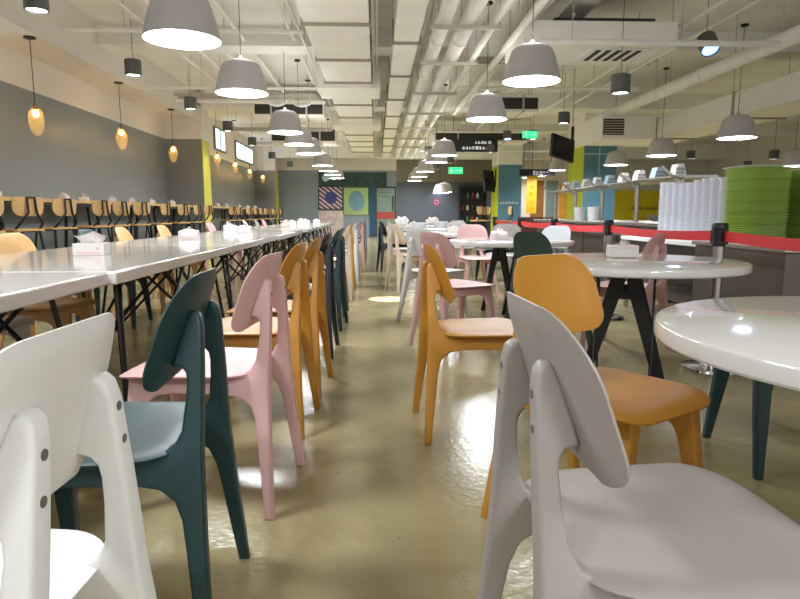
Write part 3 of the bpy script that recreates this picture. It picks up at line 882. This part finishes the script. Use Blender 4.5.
# cable trays and branch ducts crossing above the runs
def tray(y, z, x0, x1, label):
    t = empty('cable_tray', ((x0 + x1) / 2, y, z), label, 'cable tray')
    L = x1 - x0
    for s in (-1, 1):
        bm = B(); box(bm, -L / 2, L / 2, s * .14 - .008, s * .14 + .008, 0, .06); obj('side_rail', bm, M_GRID, t, 0)
    n = int(L / .3)
    bm = B()
    for i in range(n):
        x = -L / 2 + (i + .5) * L / n; box(bm, x - .012, x + .012, -.132, .132, .006, .022)
    obj('rungs', bm, M_GRID, t, 0)
    for x in (-L / 2 + .2, L / 2 - .2):
        bm = B(); tube(bm, (x, .14, .05), (x, .14, ZC - z), .006, 6); obj('hanger_rod', bm, M_GRID, t)
    return t
tray(12.55, 3.2, -3.9, -1.15, 'cable tray crossing the ceiling left of the wide duct')
tray(10.6, 3.46, 1.6, 4.7, 'cable tray crossing above the right pendant lamps')
tray(16.7, 3.12, -3.9, -1.15, 'farther cable tray left of the wide duct')
def branch(x0, x1, y0, y1, z0, z1, label):
    t = empty('branch_duct', ((x0 + x1) / 2, (y0 + y1) / 2, z0), label, 'duct')
    a, b = (x1 - x0) / 2, (y1 - y0) / 2
    bm = B(); box(bm, -a, a, -b, b, 0, z1 - z0); obj('duct_body', bm, M_DUCT, t, 0)
    for x in (-a * .5, a * .5):
        bm = B(); box(bm, x - .02, x + .02, -b - .015, b + .015, -.015, z1 - z0 + .01); obj('flange', bm, M_GRID, t, 0)
    bm = B(); box(bm, -a + .03, a - .03, -b - .012, -b, .05, z1 - z0 - .05); obj('grille', bm, M_DARKIN, t, 0)
    for x in (-a * .8, a * .8):
        bm = B(); tube(bm, (x, 0, z1 - z0 - .01), (x, 0, ZC - z0), .006, 6); obj('hanger_rod', bm, M_GRID, t)
    return t
branch(-2.6, -1.1, 13.55, 14.15, 3.0, 3.3, 'white branch duct left of the wide duct, before the beam')
branch(-2.9, -1.1, 17.5, 18.3, 2.9, 3.3, 'white branch duct farther back left of the wide duct')
branch(2.0, 3.3, 12.6, 13.4, 2.98, 3.3, 'white branch duct over the round tables')
branch(1.7, 4.4, 18.0, 18.9, 3.0, 3.35, 'wide branch duct above the dark hanging sign')
# flexible hose loops beside the tray
for i, (x, y) in enumerate(((-2.0, 12.9), (-1.5, 12.95))):
    bm = B(); path(bm, [(x + .3 * math.cos(a) * .7, y, 3.28 + .16 * math.sin(a) * .9) for a in [PI + PI * k / 10 for k in range(11)]], .045, 10)
    tag(obj('flexible_hose', bm, M_PIPE, None, 50), ['left of the two looped flexible hoses beside the cable tray', 'right of the two looped flexible hoses beside the cable tray'][i], 'hose', 'flexible hoses')
# ceiling air conditioner
t = empty('air_conditioner', (2.75, 8.45, 3.0), 'white ceiling air conditioner hanging behind the right pendant lamps', 'air conditioner')
bm = B(); box(bm, -.95, .95, -.75, .35, 0, .26); obj('casing', bm, M_DUCT, t, 0, bevel=.01)
bm = B(); box(bm, -.55, .7, -.66, .30, .26, .32); obj('shaded_gap', bm, M_DARKIN, t, 0)  # dark block standing in for the shaded gap over the casing
bm = B(); box(bm, -.05, .75, -.55, .1, -.012, 0); obj('vent_panel', bm, M_WHITE, t, 0)
for i in range(5):
    bm = B(); box(bm, .05 + i * .13, .11 + i * .13, -.48, .03, -.02, -.012); obj('louver', bm, M_DARKIN, t, 0)
for x, y in ((-.9, -.7), (.9, -.7), (-.9, .3), (.9, .3)):
    bm = B(); tube(bm, (x, y, .25), (x, y, ZC - 3.0), .008, 6); obj('hanger_rod', bm, M_GRID, t)
t = empty('fan_coil_unit', (5.1, 13.2, 2.45), 'white boxed fan unit with a dark grille beside the low duct', 'air conditioner')
bm = B(); box(bm, -.5, .62, -.6, .6, 0, .46); obj('casing', bm, M_DUCT, t, 0)
bm = B(); box(bm, -.47, -.05, -.62, -.6, .08, .4); obj('grille', bm, M_DARKIN, t, 0)
for k in range(6):
    bm = B(); box(bm, -.46, -.06, -.628, -.62, .1 + k * .05, .115 + k * .05); obj('louver', bm, M_GRID, t, 0)
bm = B(); tube(bm, (0, 0, .45), (0, 0, ZC - 2.45), .008, 6); obj('hanger_rod', bm, M_GRID, t)

# ------------------------------------------------------------------ hung signs and screens
def strokes(bm, cx, cz, w, h, y, seed, th=.14):
    """small square glyph made of strokes, in the X-Z plane facing -Y"""
    q = random.Random(seed)
    s = h * th
    for k in range(q.choice((2, 3))):
        z = cz - h / 2 + h * (k + .5) / 3
        box(bm, cx - w / 2, cx + w / 2, y - .004, y, z - s / 2, z + s / 2)
    for k in range(q.choice((1, 2))):
        x = cx - w / 2 + w * q.uniform(.15, .85)
        box(bm, x - s / 2, x + s / 2, y - .004, y, cz - h / 2, cz + h / 2)
def text_row(bm, x0, z, n, w, h, y, seed, gap=.25):
    for i in range(n):
        strokes(bm, x0 + i * w * (1 + gap), z, w, h, y, seed + i)
def hung_sign(x0, x1, z0, z1, y, label, rows):
    t = empty('hanging_sign', ((x0 + x1) / 2, y, z0), label, 'sign')
    a = (x1 - x0) / 2; h = z1 - z0
    bm = B(); box(bm, -a, a, -.05, .05, 0, h); obj('sign_board', bm, M_SIGN, t, 0)
    for (fx, fz, n, w, hh, sd) in rows:
        bm = B(); text_row(bm, -a + fx * 2 * a, fz * h, n, w, hh, -.05, sd); obj('lettering', bm, M_SIGNTXT, t, 0)
    for s in (-.8, .8):
        bm = B(); tube(bm, (a * s, 0, h - .01), (a * s, 0, ZC - z0), .008, 6); obj('hanger_rod', bm, M_BLACKP, t)
    return t
hung_sign(2.05, 3.45, 2.68, 3.02, 17.6, 'long dark hanging sign with two lines of white lettering', [(.56, .74, 4, .07, .08, 3), (.84, .74, 1, .09, .08, 9), (.30, .3, 5, .08, .09, 20), (.58, .3, 4, .08, .09, 30)])
hung_sign(4.9, 6.1, 2.22, 2.44, 21.0, 'small dark hanging sign beyond the lamps by the columns', [(.4, .6, 5, .09, .07, 50), (.4, .25, 4, .07, .05, 60)])
def exit_sign(x, y, z, w, label):
    t = empty('exit_sign', (x, y, z), label, 'sign', 'green exit signs')
    h = w * .45
    bm = B(); box(bm, -w / 2, w / 2, -.03, .03, 0, h); obj('sign_box', bm, M_GREENSIGN, t, 0)
    bm = B()
    # running figure and arrow
    tube(bm, (-w * .3, -.032, h * .8), (-w * .3, -.036, h * .8), h * .09, 10)
    for p, q in (((-.3, .68), (-.32, .4)), ((-.32, .4), (-.22, .18)), ((-.32, .4), (-.42, .2)), ((-.3, .62), (-.2, .5)), ((-.3, .62), (-.4, .52))):
        bar(bm, (p[0] * w, -.034, p[1] * h), (q[0] * w, -.034, q[1] * h), .004, h * .09, (0, 0, 1) if p[0] != q[0] else (1, 0, 0))
    box(bm, -.02 * w, .32 * w, -.036, -.03, h * .44, h * .56)
    prism(bm, [(.3 * w, h * .3), (.42 * w, h * .5), (.3 * w, h * .7)], lambda u, v: (u, -.036, v), lambda u, v: (u, -.03, v))
    obj('pictogram', bm, M_SIGNTXT, t, 0)
    bm = B(); tube(bm, (0, 0, h - .01), (0, 0, ZC - z), .008, 6); obj('hanger_rod', bm, M_GRID, t)
exit_sign(3.45, 13.9, 2.62, .32, 'green exit sign hanging left of the tilted television')
exit_sign(2.9, 22.5, 2.38, .5, 'green exit sign hanging before the dark back wall')
def tv(x, y, z, w, h, rx, rz, label, pole, roll=0):
    t = empty('television', (x, y, z), label, 'television', 'ceiling televisions')
    M = Matrix.Rotation(R(rz), 4, 'Z') @ Matrix.Rotation(R(rx), 4, 'X')
    M = M @ Matrix.Rotation(R(roll), 4, 'Y')
    bm = B(); box(bm, -w / 2, w / 2, -.03, .03, -h / 2, h / 2); xform(bm, M); obj('casing', bm, M_BLACKP, t, 0)
    bm = B(); box(bm, -w / 2 + .02, w / 2 - .02, -.034, -.03, -h / 2 + .02, h / 2 - .02); xform(bm, M); obj('screen', bm, M_SCREEN, t, 0)
    bm = B(); bar(bm, (0, .05, 0), (pole, .1, .12), .06, .06); bar(bm, (pole, .1, -.2), (pole, .1, .42), .05, .05, (0, 1, 0)); obj('mount', bm, M_BLACKP, t, 0)
    bm = B(); tube(bm, (pole, .1, .40), (pole, .1, ZC - z), .014, 8); obj('hanger_rod', bm, M_GRID, t)
tv(3.62, 12.0, 2.2, .54, .46, -14, 24, 'black television tilted down, hung before the lime column', .22, 14)
tv(3.9, 21.3, 2.05, .5, .75, -8, 35, 'smaller black screen hung beside the far lime column', .25)

# ------------------------------------------------------------------ back wall objects
t = empty('wall_mural', (-1.85, YB, 2.0), 'dark green mural with two pale discs high on the back wall', 'mural')
bm = B(); box(bm, -.5, 2.3, -.05, 0, .06, .62); obj('panel', bm, mat('mural_green', (40, 72, 70), .5, noise=.35, nscale=5), t, 0)
for x, r in ((-.2, .15), (.1, .1)):
    bm = B(); lathe(bm, [(0, 0), (r, 0), (r, .01), (0, .01)], 28); xform(bm, Matrix.Translation((x, -.05, .4)) @ Matrix.Rotation(R(90), 4, 'X'))
    obj('disc', bm, mat('mural_disc', (190, 214, 214), .5, noise=.15, nscale=9), t, 0)
def stripes_mat():
    m = mat('diagonal_stripes', (60, 60, 120), .5)
    nt = m.node_tree; b = nt.nodes['Principled BSDF']
    tc = nt.nodes.new('ShaderNodeTexCoord'); mp = nt.nodes.new('ShaderNodeMapping'); mp.inputs['Rotation'].default_value = (0, R(-38), 0)
    w = nt.nodes.new('ShaderNodeTexWave'); w.wave_type = 'BANDS'; w.bands_direction = 'Z'; w.inputs['Scale'].default_value = 2.2
    r = nt.nodes.new('ShaderNodeValToRGB'); r.color_ramp.interpolation = 'CONSTANT'
    r.color_ramp.elements[0].color = (s2l(66), s2l(60), s2l(112), 1); r.color_ramp.elements[1].position = .5
    r.color_ramp.elements[1].color = (s2l(222), s2l(190), s2l(182), 1)
    nt.links.new(tc.outputs['Object'], mp.inputs['Vector']); nt.links.new(mp.outputs['Vector'], w.inputs['Vector'])
    nt.links.new(w.outputs['Fac'], r.inputs['Fac']); nt.links.new(r.outputs['Color'], b.inputs['Base Color'])
    return m
t = empty('wall_art', (-1.85, YB, 1.15), 'pink and purple striped panel with a blue disc on the back wall', 'wall art', 'art panels on the back wall')
bm = B(); box(bm, -.48, .46, -.05, 0, 0, .88); obj('panel', bm, stripes_mat(), t, 0)
bm = B(); lathe(bm, [(0, 0), (.25, 0), (.25, .012), (0, .012)], 32); xform(bm, Matrix.Translation((0, -.05, .44)) @ Matrix.Rotation(R(90), 4, 'X')); obj('disc', bm, mat('disc_blue', (62, 68, 140), .5, noise=.1), t, 0)
bm = B()
for a in ((-.52, .50, -.04, 0), (-.52, .50, .88, .92), (-.52, -.48, 0, .88), (.46, .50, 0, .88)): box(bm, a[0], a[1], -.06, 0, a[2], a[3])
obj('frame', bm, M_SIGN, t, 0)
t = empty('wall_art', (-.84, YB, .9), 'green panel with a plain blue oval shape on the back wall', 'wall art', 'art panels on the back wall')
bm = B(); box(bm, -.48, .52, -.05, 0, 0, 1.1); obj('panel', bm, mat('art_green', (164, 190, 120), .5, noise=.12, nscale=2), t, 0)
bm = B(); lathe(bm, [(0, 0), (.33, 0), (.33, .012), (0, .012)], 32); xform(bm, Matrix.Translation((.04, -.05, .56)) @ Matrix.Diagonal((1, 1, 1.25, 1)) @ Matrix.Rotation(R(90), 4, 'X')); obj('oval', bm, mat('art_blue', (110, 150, 170), .5, noise=.12, nscale=4), t, 0)
bm = B(); box(bm, -.52, -.48, -.06, 0, 0, 1.14); box(bm, .52, .56, -.06, 0, 0, 1.14); box(bm, -.48, .52, -.06, 0, 1.1, 1.14); obj('frame', bm, mat('art_frame', (60, 110, 60), .5), t, 0)
bm = B(); box(bm, -1.85 - .52, -1.35, YB - .052, YB - .002, 0, 1.06); tag(obj('lower_panel', bm, mat('art_low', (206, 186, 182), .5, noise=.2, nscale=5), None, 0), 'pale pink low panel under the striped art on the back wall', 'panel')
bm = B(); box(bm, -.26, -.06, YB - .042, YB - .002, 0, 2.1); tag(obj('blue_banner', bm, mat('banner_blue', (32, 72, 112), .5, noise=.25, nscale=4), None, 0), 'narrow dark blue banner beside the glass door', 'banner')
# glass door
bm = B()
for a in ((-.02, .03, 0, 2.05), (.78, .83, 0, 2.05), (.03, .78, 1.99, 2.05)): box(bm, a[0], a[1], YB - .07, YB, a[2], a[3])
d = struct('door_1', bm, M_SIGN)
bm = B(); box(bm, .03, .78, YB - .03, YB - .02, .02, 1.99); obj('door_pane', bm, mat('door_glass', (118, 140, 126), .1, noise=.1, nscale=2), d, 0)
bm = B(); box(bm, .03, .78, YB - .036, YB - .03, .72, 1.02); obj('red_band', bm, mat('door_red', (168, 70, 56), .5), d, 0)
bm = B(); tube(bm, (.70, YB - .09, 1.05), (.70, YB - .09, 1.65), .02, 8); tube(bm, (.70, YB - .09, 1.1), (.70, YB - .02, 1.1), .012, 6); tube(bm, (.70, YB - .09, 1.6), (.70, YB - .02, 1.6), .012, 6); obj('door_handle', bm, M_BLACKP, d)
bm = B(); text_row(bm, .14, 1.82, 7, .06, .06, YB - .03, 70); obj('lettering', bm, M_SIGN, d, 0)
bm = B(); text_row(bm, .14, 1.64, 6, .06, .05, YB - .03, 90); obj('lettering', bm, M_SIGN, d, 0)
# round red prohibition sign
t = empty('round_sign', (2.52, YB, 1.42), 'round red-ringed sign on the dark back wall', 'sign')
bm = B(); lathe(bm, [(.095, 0), (.14, 0), (.14, .012), (.095, .012), (.095, 0)], 32); xform(bm, Matrix.Rotation(R(90), 4, 'X')); obj('ring', bm, mat('sign_red', (196, 40, 66), .5), t, 0)
bm = B(); lathe(bm, [(0, 0), (.095, 0), (.095, .006), (0, .006)], 32); xform(bm, Matrix.Rotation(R(90), 4, 'X')); obj('face', bm, mat('sign_face', (160, 150, 180), .5), t, 0)
bm = B(); box(bm, -.05, .05, -.012, -.006, -.035, .03); box(bm, -.02, .02, -.012, -.006, .03, .055); obj('symbol', bm, mat('sign_sym', (60, 30, 50), .5), t, 0)
l = light('wall_washer', 'SPOT', (2.6, YB - .45, 2.2), 46, (.72, .8, 1), None, .05, angle=95, blend=.9)
l.rotation_euler = (R(18), 0, 0)
t = empty('spot_fixture', (2.6, YB - .45, 2.2), 'small spotlight above the round red sign', 'light')
bm = B(); lathe(bm, [(.03, .01), (.035, .01), (.035, .1), (0, .1)], 14); obj('can', bm, M_CAN, t)
bm = B(); tube(bm, (0, 0, .09), (0, 0, ZC - 2.2), .008, 6); obj('hanger_rod', bm, M_BLACKP, t)
# dark shop shelves by the far column
t = empty('display_shelf', (4.0, 25.2, 0), 'dark display shelf with coloured goods beside the far lime column', 'shelf')
bm = B(); box(bm, -.55, .5, .2, .38, 0, 2.1); obj('back_panel', bm, M_DARKIN, t, 0)
for k in range(5):
    bm = B(); box(bm, -.55, .5, -.15, .2, .1 + k * .48, .13 + k * .48); obj('shelf_board', bm, M_SIGN, t, 0)
for s in (-.57, .5):
    bm = B(); box(bm, s, s + .02, -.15, .38, 0, 2.12); obj('side_panel', bm, M_SIGN, t, 0)
gc = [mat('goods_red', (150, 40, 40), .5), mat('goods_green', (60, 120, 70), .5), mat('goods_dark', (60, 50, 44), .5), mat('goods_pale', (190, 180, 160), .5)]
for k in range(4):
    for i in range(5):
        h = .16 + .1 * rnd.random()
        bm = B(); x = -.44 + i * .2; lathe(bm, [(0, 0), (.055, 0), (.06, .01), (.06, h * .7), (.03, h * .85), (.03, h), (0, h)], 12)
        o = obj('canister', bm, gc[(i * 3 + k * 2) % 4]); o.location = (4.0 + x, 25.22, .131 + k * .48)
        tag(o, 'small canister on the dark display shelf by the far column', 'canister', 'canisters on the display shelf')
# blue column lettering and frame lines
bm = B(); text_row(bm, 4.66, 1.35, 6, .10, .10, 23.0, 120); tag(obj('wall_lettering', bm, M_WHITE, None, 0), 'row of white characters on the far blue column', 'lettering')
t = empty('wall_lettering', (5.62, 16.6, 2.0), 'white lines on the front of the near blue column', 'lettering')
bm = B(); box(bm, 0, .86, -.006, 0, .52, .545); box(bm, .40, .42, -.006, 0, .545, .75); box(bm, .40, .42, -.006, 0, 0, .52); obj('lines', bm, mat('line_white', (200, 212, 216), .5), t, 0)
# banners and posters at right back
def banner(x0, x1, z0, z1, y, m, label, txt=None):
    t = empty('hanging_banner' if y < YB - .1 else 'wall_poster', ((x0 + x1) / 2, y, z0), label, 'banner' if y < YB - .1 else 'poster')
    a = (x1 - x0) / 2
    bm = B(); box(bm, -a, a, -.03, 0, 0, z1 - z0); obj('panel', bm, m, t, 0)
    if txt:
        for k in range(txt):
            bm = B(); strokes(bm, 0, (z1 - z0) * (1 - (k + .7) / (txt + .4)), a * .9, a * .9, -.03, 200 + k); obj('lettering', bm, M_ORANGE, t, 0)
    if y < YB - .1:
        bm = B(); tube(bm, (0, -.015, z1 - z0 - .01), (0, -.015, ZC - z0), .01, 6); obj('hanger_rod', bm, M_BLACKP, t)
banner(5.85, 6.25, .95, 2.45, 23.9, mat('banner_yellow', (240, 186, 36), .5, noise=.08, nscale=2), 'tall yellow hanging banner right of the far blue column', 5)
banner(6.45, 7.0, .3, 2.3, YB, mat('poster_brown', (150, 100, 50), .5, noise=.2, nscale=2), 'brown and amber poster right of the yellow banner')
banner(7.1, 7.6, .3, 2.3, YB, mat('poster_grey', (130, 150, 152), .4, noise=.1, nscale=2), 'grey-blue panel on the back wall between the columns')
banner(7.65, 8.1, .3, 2.2, YB, mat('poster_amber', (226, 168, 60), .5, noise=.15, nscale=3), 'amber poster on the back wall left of the near lime column')
banner(8.15, 8.7, .3, 1.3, YB, mat('poster_maroon', (120, 70, 66), .5, noise=.1, nscale=2), 'maroon low panel on the back wall behind the near lime column')
t = empty('wall_poster', (10.9, YB, .55), 'wide yellow wall panel with a row of dark characters', 'poster')
bm = B(); box(bm, -1.1, 1.3, -.03, 0, 0, 1.35); obj('panel', bm, M_YEL, t, 0)
bm = B(); text_row(bm, -.1, .62, 8, .13, .13, -.03, 300); obj('lettering', bm, mat('char_dark', (70, 66, 40), .5), t, 0)
bm = B(); box(bm, 8.9, 9.7, YB - .04, YB, .3, 2.0); tag(obj('wall_panel', bm, mat('panel_blue', (90, 140, 176), .5, noise=.06), None, 0), 'light blue wall panel left of the yellow wall panel', 'panel')

# ------------------------------------------------------------------ barrier posts and belts
PX_ = [2.03, 2.07, 2.08, 2.08, 2.06]
PY_ = [3.55, 5.4, 7.1, 8.8, 10.6]
def make_post(label, group):
    t = empty('barrier_post', (0, 0, 0), label, 'barrier post', group)
    bm = B(); lathe(bm, [(0, 0), (.165, 0), (.17, .008), (.165, .022), (.12, .034), (.04, .044), (.034, .06), (0, .06)], 36); obj('base', bm, M_CHROME, t, 35)
    bm = B(); lathe(bm, [(.0, .05), (.032, .05), (.032, .80), (0, .80)], 20); obj('pole', bm, M_STEEL, t, 35)
    bm = B(); lathe(bm, [(0, .76), (.036, .76), (.036, .86), (.045, .865), (.045, .89), (.038, .9), (0, .9)], 20); box(bm, -.024, .024, -.055, .055, .775, .86); obj('belt_head', bm, M_BLACKP, t, 35)
    remember(t); return t
PZ = .985
post = None
for i, (x, y) in enumerate(zip(PX_, PY_)):
    lab = 'steel barrier post with black head, %s from the camera' % ORD[i]
    if post is None:
        post = make_post(lab, 'barrier posts'); post.location = (x, y, 0); post.scale = (1, 1, PZ)
    else:
        copy_tree(post, (x, y, 0), 0, lab, 'barrier posts')
ends = [(1.93, 1.75)] + list(zip(PX_, PY_))
for i in range(len(ends) - 1):
    (xa, ya), (xb, yb) = ends[i], ends[i + 1]
    bm = B()
    n = 8; g = []
    for k in range(n + 1):
        u = k / n
        p = Vector((xa + (xb - xa) * u, ya + .056 + (yb - ya - .112) * u, 0))
        sag = -.018 * 4 * u * (1 - u)
        g.append([bm.verts.new((p.x + dx, p.y, z + sag)) for dx, z in ((-.001, .780), (.001, .780), (.001, .84), (-.001, .84))])
    for A, C in zip(g, g[1:]):
        for k in range(4):
            j = (k + 1) % 4; bm.faces.new((A[k], A[j], C[j], C[k]))
    bm.faces.new(g[0]); bm.faces.new(g[-1])
    tag(obj('barrier_belt', bm, M_RED, None, 40), 'red barrier belt, %s stretch from the camera' % ORD[i], 'belt', 'red barrier belts')
c = copy_tree(post, (1.93, 1.75, 0), 0, 'steel barrier post beyond the right edge holding the nearest belt', 'barrier posts')

# ------------------------------------------------------------------ tray trolley, bowls, serving counter
CZ = .74
t = empty('tray_cabinet', (2.95, 4.15, 0), 'steel cabinet carrying the stacks of green trays', 'cabinet')
bm = B(); box(bm, -.52, .75, -.62, .42, .1, CZ - .03); obj('body', bm, M_STEELD, t, 0, bevel=.006)
bm = B(); box(bm, -.54, .77, -.64, .44, CZ - .03, CZ); obj('worktop', bm, M_STEEL, t, 0, bevel=.004)
for x in (-.45, .68):
    for y in (-.55, .35):
        bm = B(); lathe(bm, [(0, 0), (.025, 0), (.03, .1), (0, .1)], 12, (x, y, 0)); obj('foot', bm, M_STEEL, t)
def make_tray(m, w, d, label, group):
    bm = B()
    def ring(s, z, wd, dd, r=.05, n=6):
        return [bm.verts.new((u, v, z)) for u, v in rrect(wd, dd, r, r, n)]
    A = ring(0, 0, w - .05, d - .05); C = ring(0, .012, w - .008, d - .008); D = ring(0, .0145, w, d); E = ring(0, .0125, w, d); F = ring(0, .010, w - .012, d - .012)
    G = ring(0, .003, w - .056, d - .056)
    H = ring(0, .0125, w - .02, d - .02)
    def br(P, Q):
        n = len(P)
        for i in range(n): bm.faces.new((P[i], P[(i + 1) % n], Q[(i + 1) % n], Q[i]))
    bm.faces.new(A); br(A, F); br(F, E); br(E, D); br(D, H); br(H, G); bm.faces.new(G)
    for v in C: bm.verts.remove(v)
    o = obj('serving_tray', bm, m, None, 40)
    return tag(o, label, 'tray', group)
q = random.Random(11)
for sx, sy, n, nm, w, d in ((2.70, 4.3, 34, 'nearer left', .30, .37), (3.08, 4.27, 33, 'right', .30, .37)):
    lab = 'green serving tray in the %s tall stack on the steel cabinet' % nm
    first = None
    for k in range(n):
        if first is None:
            o = first = make_tray(M_TRAY, w, d, lab, 'green trays in the %s stack' % nm)
        else:
            o = first.copy(); COL.objects.link(o)
            if k % 5 == 3:
                o.material_slots[0].link = 'OBJECT'; o.material_slots[0].material = M_TRAYD
        o.location = (sx + q.uniform(-.004, .004), sy + q.uniform(-.004, .004), CZ + k * .0152)
        o.rotation_euler = (0, 0, R(q.uniform(-1.5, 1.5)))
o = make_tray(M_WHITE, .29, .36, 'pale grey tray lying on top of the left green stack', 'pale trays')
o.location = (2.69, 4.33, CZ + 34 * .0152)
# white bowls in columns on a steel table
t = empty('steel_table', (2.98, 5.35, 0), 'steel table with white sheet top under the white bowls', 'table')
bm = B(); box(bm, -.5, .6, -.72, .78, .685, .72); obj('tabletop', bm, M_WHITE, t, 0, bevel=.004)
bm = B(); box(bm, -.45, .55, -.68, .74, .2, .225); obj('undershelf', bm, M_STEELD, t, 0)
for x in (-.44, .54):
    for y in (-.66, .72):
        bm = B(); tube(bm, (x, y, 0), (x, y, .69), .022, 12); obj('leg', bm, M_STEEL, t)
first = None
for i in range(9):
    for j in range(2):
        for k in range(16):
            if first is None:
                bm = B(); r = .06
                lathe(bm, [(0, 0), (.03, 0), (.034, .006), (.050, .024), (r, .046), (r + .002, .0475), (r - .003, .0478), (.046, .026), (.03, .01), (0, .008)], 18)
                first = tag(obj('bowl', bm, M_BOWL, None, 50), 'white bowl in the columns of stacked bowls on the steel table', 'bowl', 'stacked white bowls')
                o = first
            else:
                o = first.copy(); COL.objects.link(o)
            o.location = (2.74 + j * .126 + q.uniform(-.002, .002), 4.74 + i * .126 + q.uniform(-.002, .002), .72 + k * (.0300 + .0008 * math.sin(i)))
# serving counter
t = empty('serving_counter', (3.4, 8.9, 0), 'long steel serving counter behind the red belts', 'counter')
bm = B(); box(bm, -.35, .45, -2.6, 2.6, .08, .80); obj('body', bm, M_STEELD, t, 0)
bm = B(); box(bm, -.42, .5, -2.65, 2.65, .80, .84); obj('worktop', bm, M_STEEL, t, 0, bevel=.004)
bm = B(); box(bm, -.3, .4, -2.5, 2.5, 0, .08); obj('plinth', bm, M_BLACKP, t, 0)
for k in range(4):
    bm = B(); box(bm, -.357, -.35, -2.5 + k * 1.26, -1.34 + k * 1.26, .14, .76); obj('front_panel', bm, M_STEELD, t, 0, bevel=.004)
bm = B(); box(bm, -.62, -.42, -2.6, 2.6, .70, .715)
for k in range(3): tube(bm, (-.60 + k * .07, -2.6, .725), (-.60 + k * .07, 2.6, .725), .011, 8)
obj('tray_rail', bm, M_STEEL, t, 40)
t = empty('glass_guard', (3.4, 8.9, .84), 'steel shelf on posts above the serving counter', 'shelf')
bm = B(); box(bm, -.18, .2, -2.5, 2.5, .48, .505); tube(bm, (-.2, -2.5, .495), (-.2, 2.5, .495), .018, 10); obj('shelf_board', bm, M_STEEL, t, 40)
for y in (-2.35, -1.2, 0, 1.2, 2.35):
    bm = B(); tube(bm, (-.1, y, 0), (-.1, y, .48), .026, 12); bar(bm, (-.1, y, .40), (-.34, y, .60), .03, .012, (0, 1, 0)); obj('post', bm, M_STEEL, t, 40)
qc = [mat('card_white', (232, 230, 226), .5), mat('card_blue', (170, 196, 212), .5)]
for i in range(9):
    o = empty('menu_card', (3.36, 6.8 + i * .5, 1.346), 'folded menu card on the steel shelf, %s from the camera' % ORD[i], 'menu card', 'folded menu cards')
    bm = B()
    prism(bm, [(-.07, 0), (.07, 0), (.03, .14), (-.03, .14)], lambda u, v: (u, -.075, v), lambda u, v: (u, .075, v)); obj('card', bm, qc[i % 3 == 1], o, 0)
    bm = B(); text_row(bm, -.045, .085, 4, .02, .03, -.075, 400 + i)
    text_row(bm, -.045, .045, 4, .02, .02, -.075, 440 + i); obj('lettering', bm, mat('card_print', (120, 120, 130), .5), o, 0)
for i, (x, y) in enumerate(((3.12, 9.35), (3.14, 8.8))):
    bm = B(); lathe(bm, [(0, 0), (.07, 0), (.085, .2), (.078, .2), (.065, .01), (0, .01)], 16); b_ = obj('utensil_bin', bm, mat('bin_grey', (206, 206, 206), .5, noise=.12, nscale=60)); b_.location = (x, y, .84)
    tag(b_, ['pale perforated utensil bin on the serving counter, farther left', 'pale perforated utensil bin on the serving counter, nearer right'][i], 'bin', 'utensil bins')
for i, (x, y) in enumerate(((3.68, 7.2), (3.68, 7.9), (3.68, 10.2))):
    bowl_small(x, y, .84, .14, .08, M_STEEL, 'steel food pan on the serving counter, %s from the camera' % ORD[i], 'food_pan', 'pan')
# wooden high chairs and a dark red rack far behind the belt
for i, (x, y) in enumerate(((2.55, 15.2), (3.1, 14.9), (2.8, 16.2))):
    o = copy_tree(stool, (x, y, 0), R(30 + 60 * i), 'wooden-backed black bar stool, %s of the loose ones near the far column' % ORD[i], 'loose bar stools near the column')
bm = B(); box(bm, 3.4, 4.3, 14.5, 14.56, 0, .86)
tag(obj('menu_board', bm, mat('board_red', (90, 40, 36), .5, noise=.6, nscale=14), None, 0), 'dark red patterned board behind the far barrier belt', 'board')
# round fan on the wall pier
t = empty('wall_fan', (-4.35, 24.56, 1.85), 'grey round wall fan beside the far yellow pier', 'fan')
bm = B()
for r in (.12, .2, .28):
    path(bm, [(r * math.cos(a), -.16, r * math.sin(a)) for a in [2 * PI * k / 24 for k in range(25)]], .008, 6)
for k in range(12):
    a = 2 * PI * k / 12; tube(bm, (.05 * math.cos(a), -.17, .05 * math.sin(a)), (.28 * math.cos(a), -.16, .28 * math.sin(a)), .004, 5)
obj('cage', bm, M_FRAME, t, 60)
bm = B(); tube(bm, (0, -.17, 0), (0, -.02, 0), .05, 12); tube(bm, (0, -.06, 0), (0, -.06, -.3), .02, 8); tube(bm, (0, -.06, -.3), (0, .04, -.3), .03, 8); obj('motor', bm, M_FRAME, t, 60)
bm = B()
for k in range(4):
    a = k * PI / 2; bar(bm, (.04 * math.cos(a), -.13, .04 * math.sin(a)), (.23 * math.cos(a), -.13, .23 * math.sin(a)), .09, .006, (0.3, 1, 0.2))
obj('blades', bm, M_FRAME, t, 0)

# ------------------------------------------------------------------ daylight and render look
w = bpy.data.worlds.new('daylight'); SC.world = w; w.use_nodes = True
bg = w.node_tree.nodes['Background']; bg.inputs['Color'].default_value = (.93, .96, 1, 1); bg.inputs['Strength'].default_value = .7
c = make_can('small added downlight between the two white ducts, brightening the aisle floor', 'added aisle downlights', M_CANGLOW, 3200, (1, .96, .84), R(3), .5)  # added lamp, no such fixture seen; makes the bright patch on the aisle floor
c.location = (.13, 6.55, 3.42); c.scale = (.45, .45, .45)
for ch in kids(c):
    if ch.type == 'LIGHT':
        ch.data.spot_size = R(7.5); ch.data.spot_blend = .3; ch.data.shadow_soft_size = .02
SC.view_settings.view_transform = 'Standard'
SC.view_settings.look = 'None'
SC.view_settings.gamma = 1
SC.view_settings.use_curve_mapping = False
SC.view_settings.exposure = 0.5
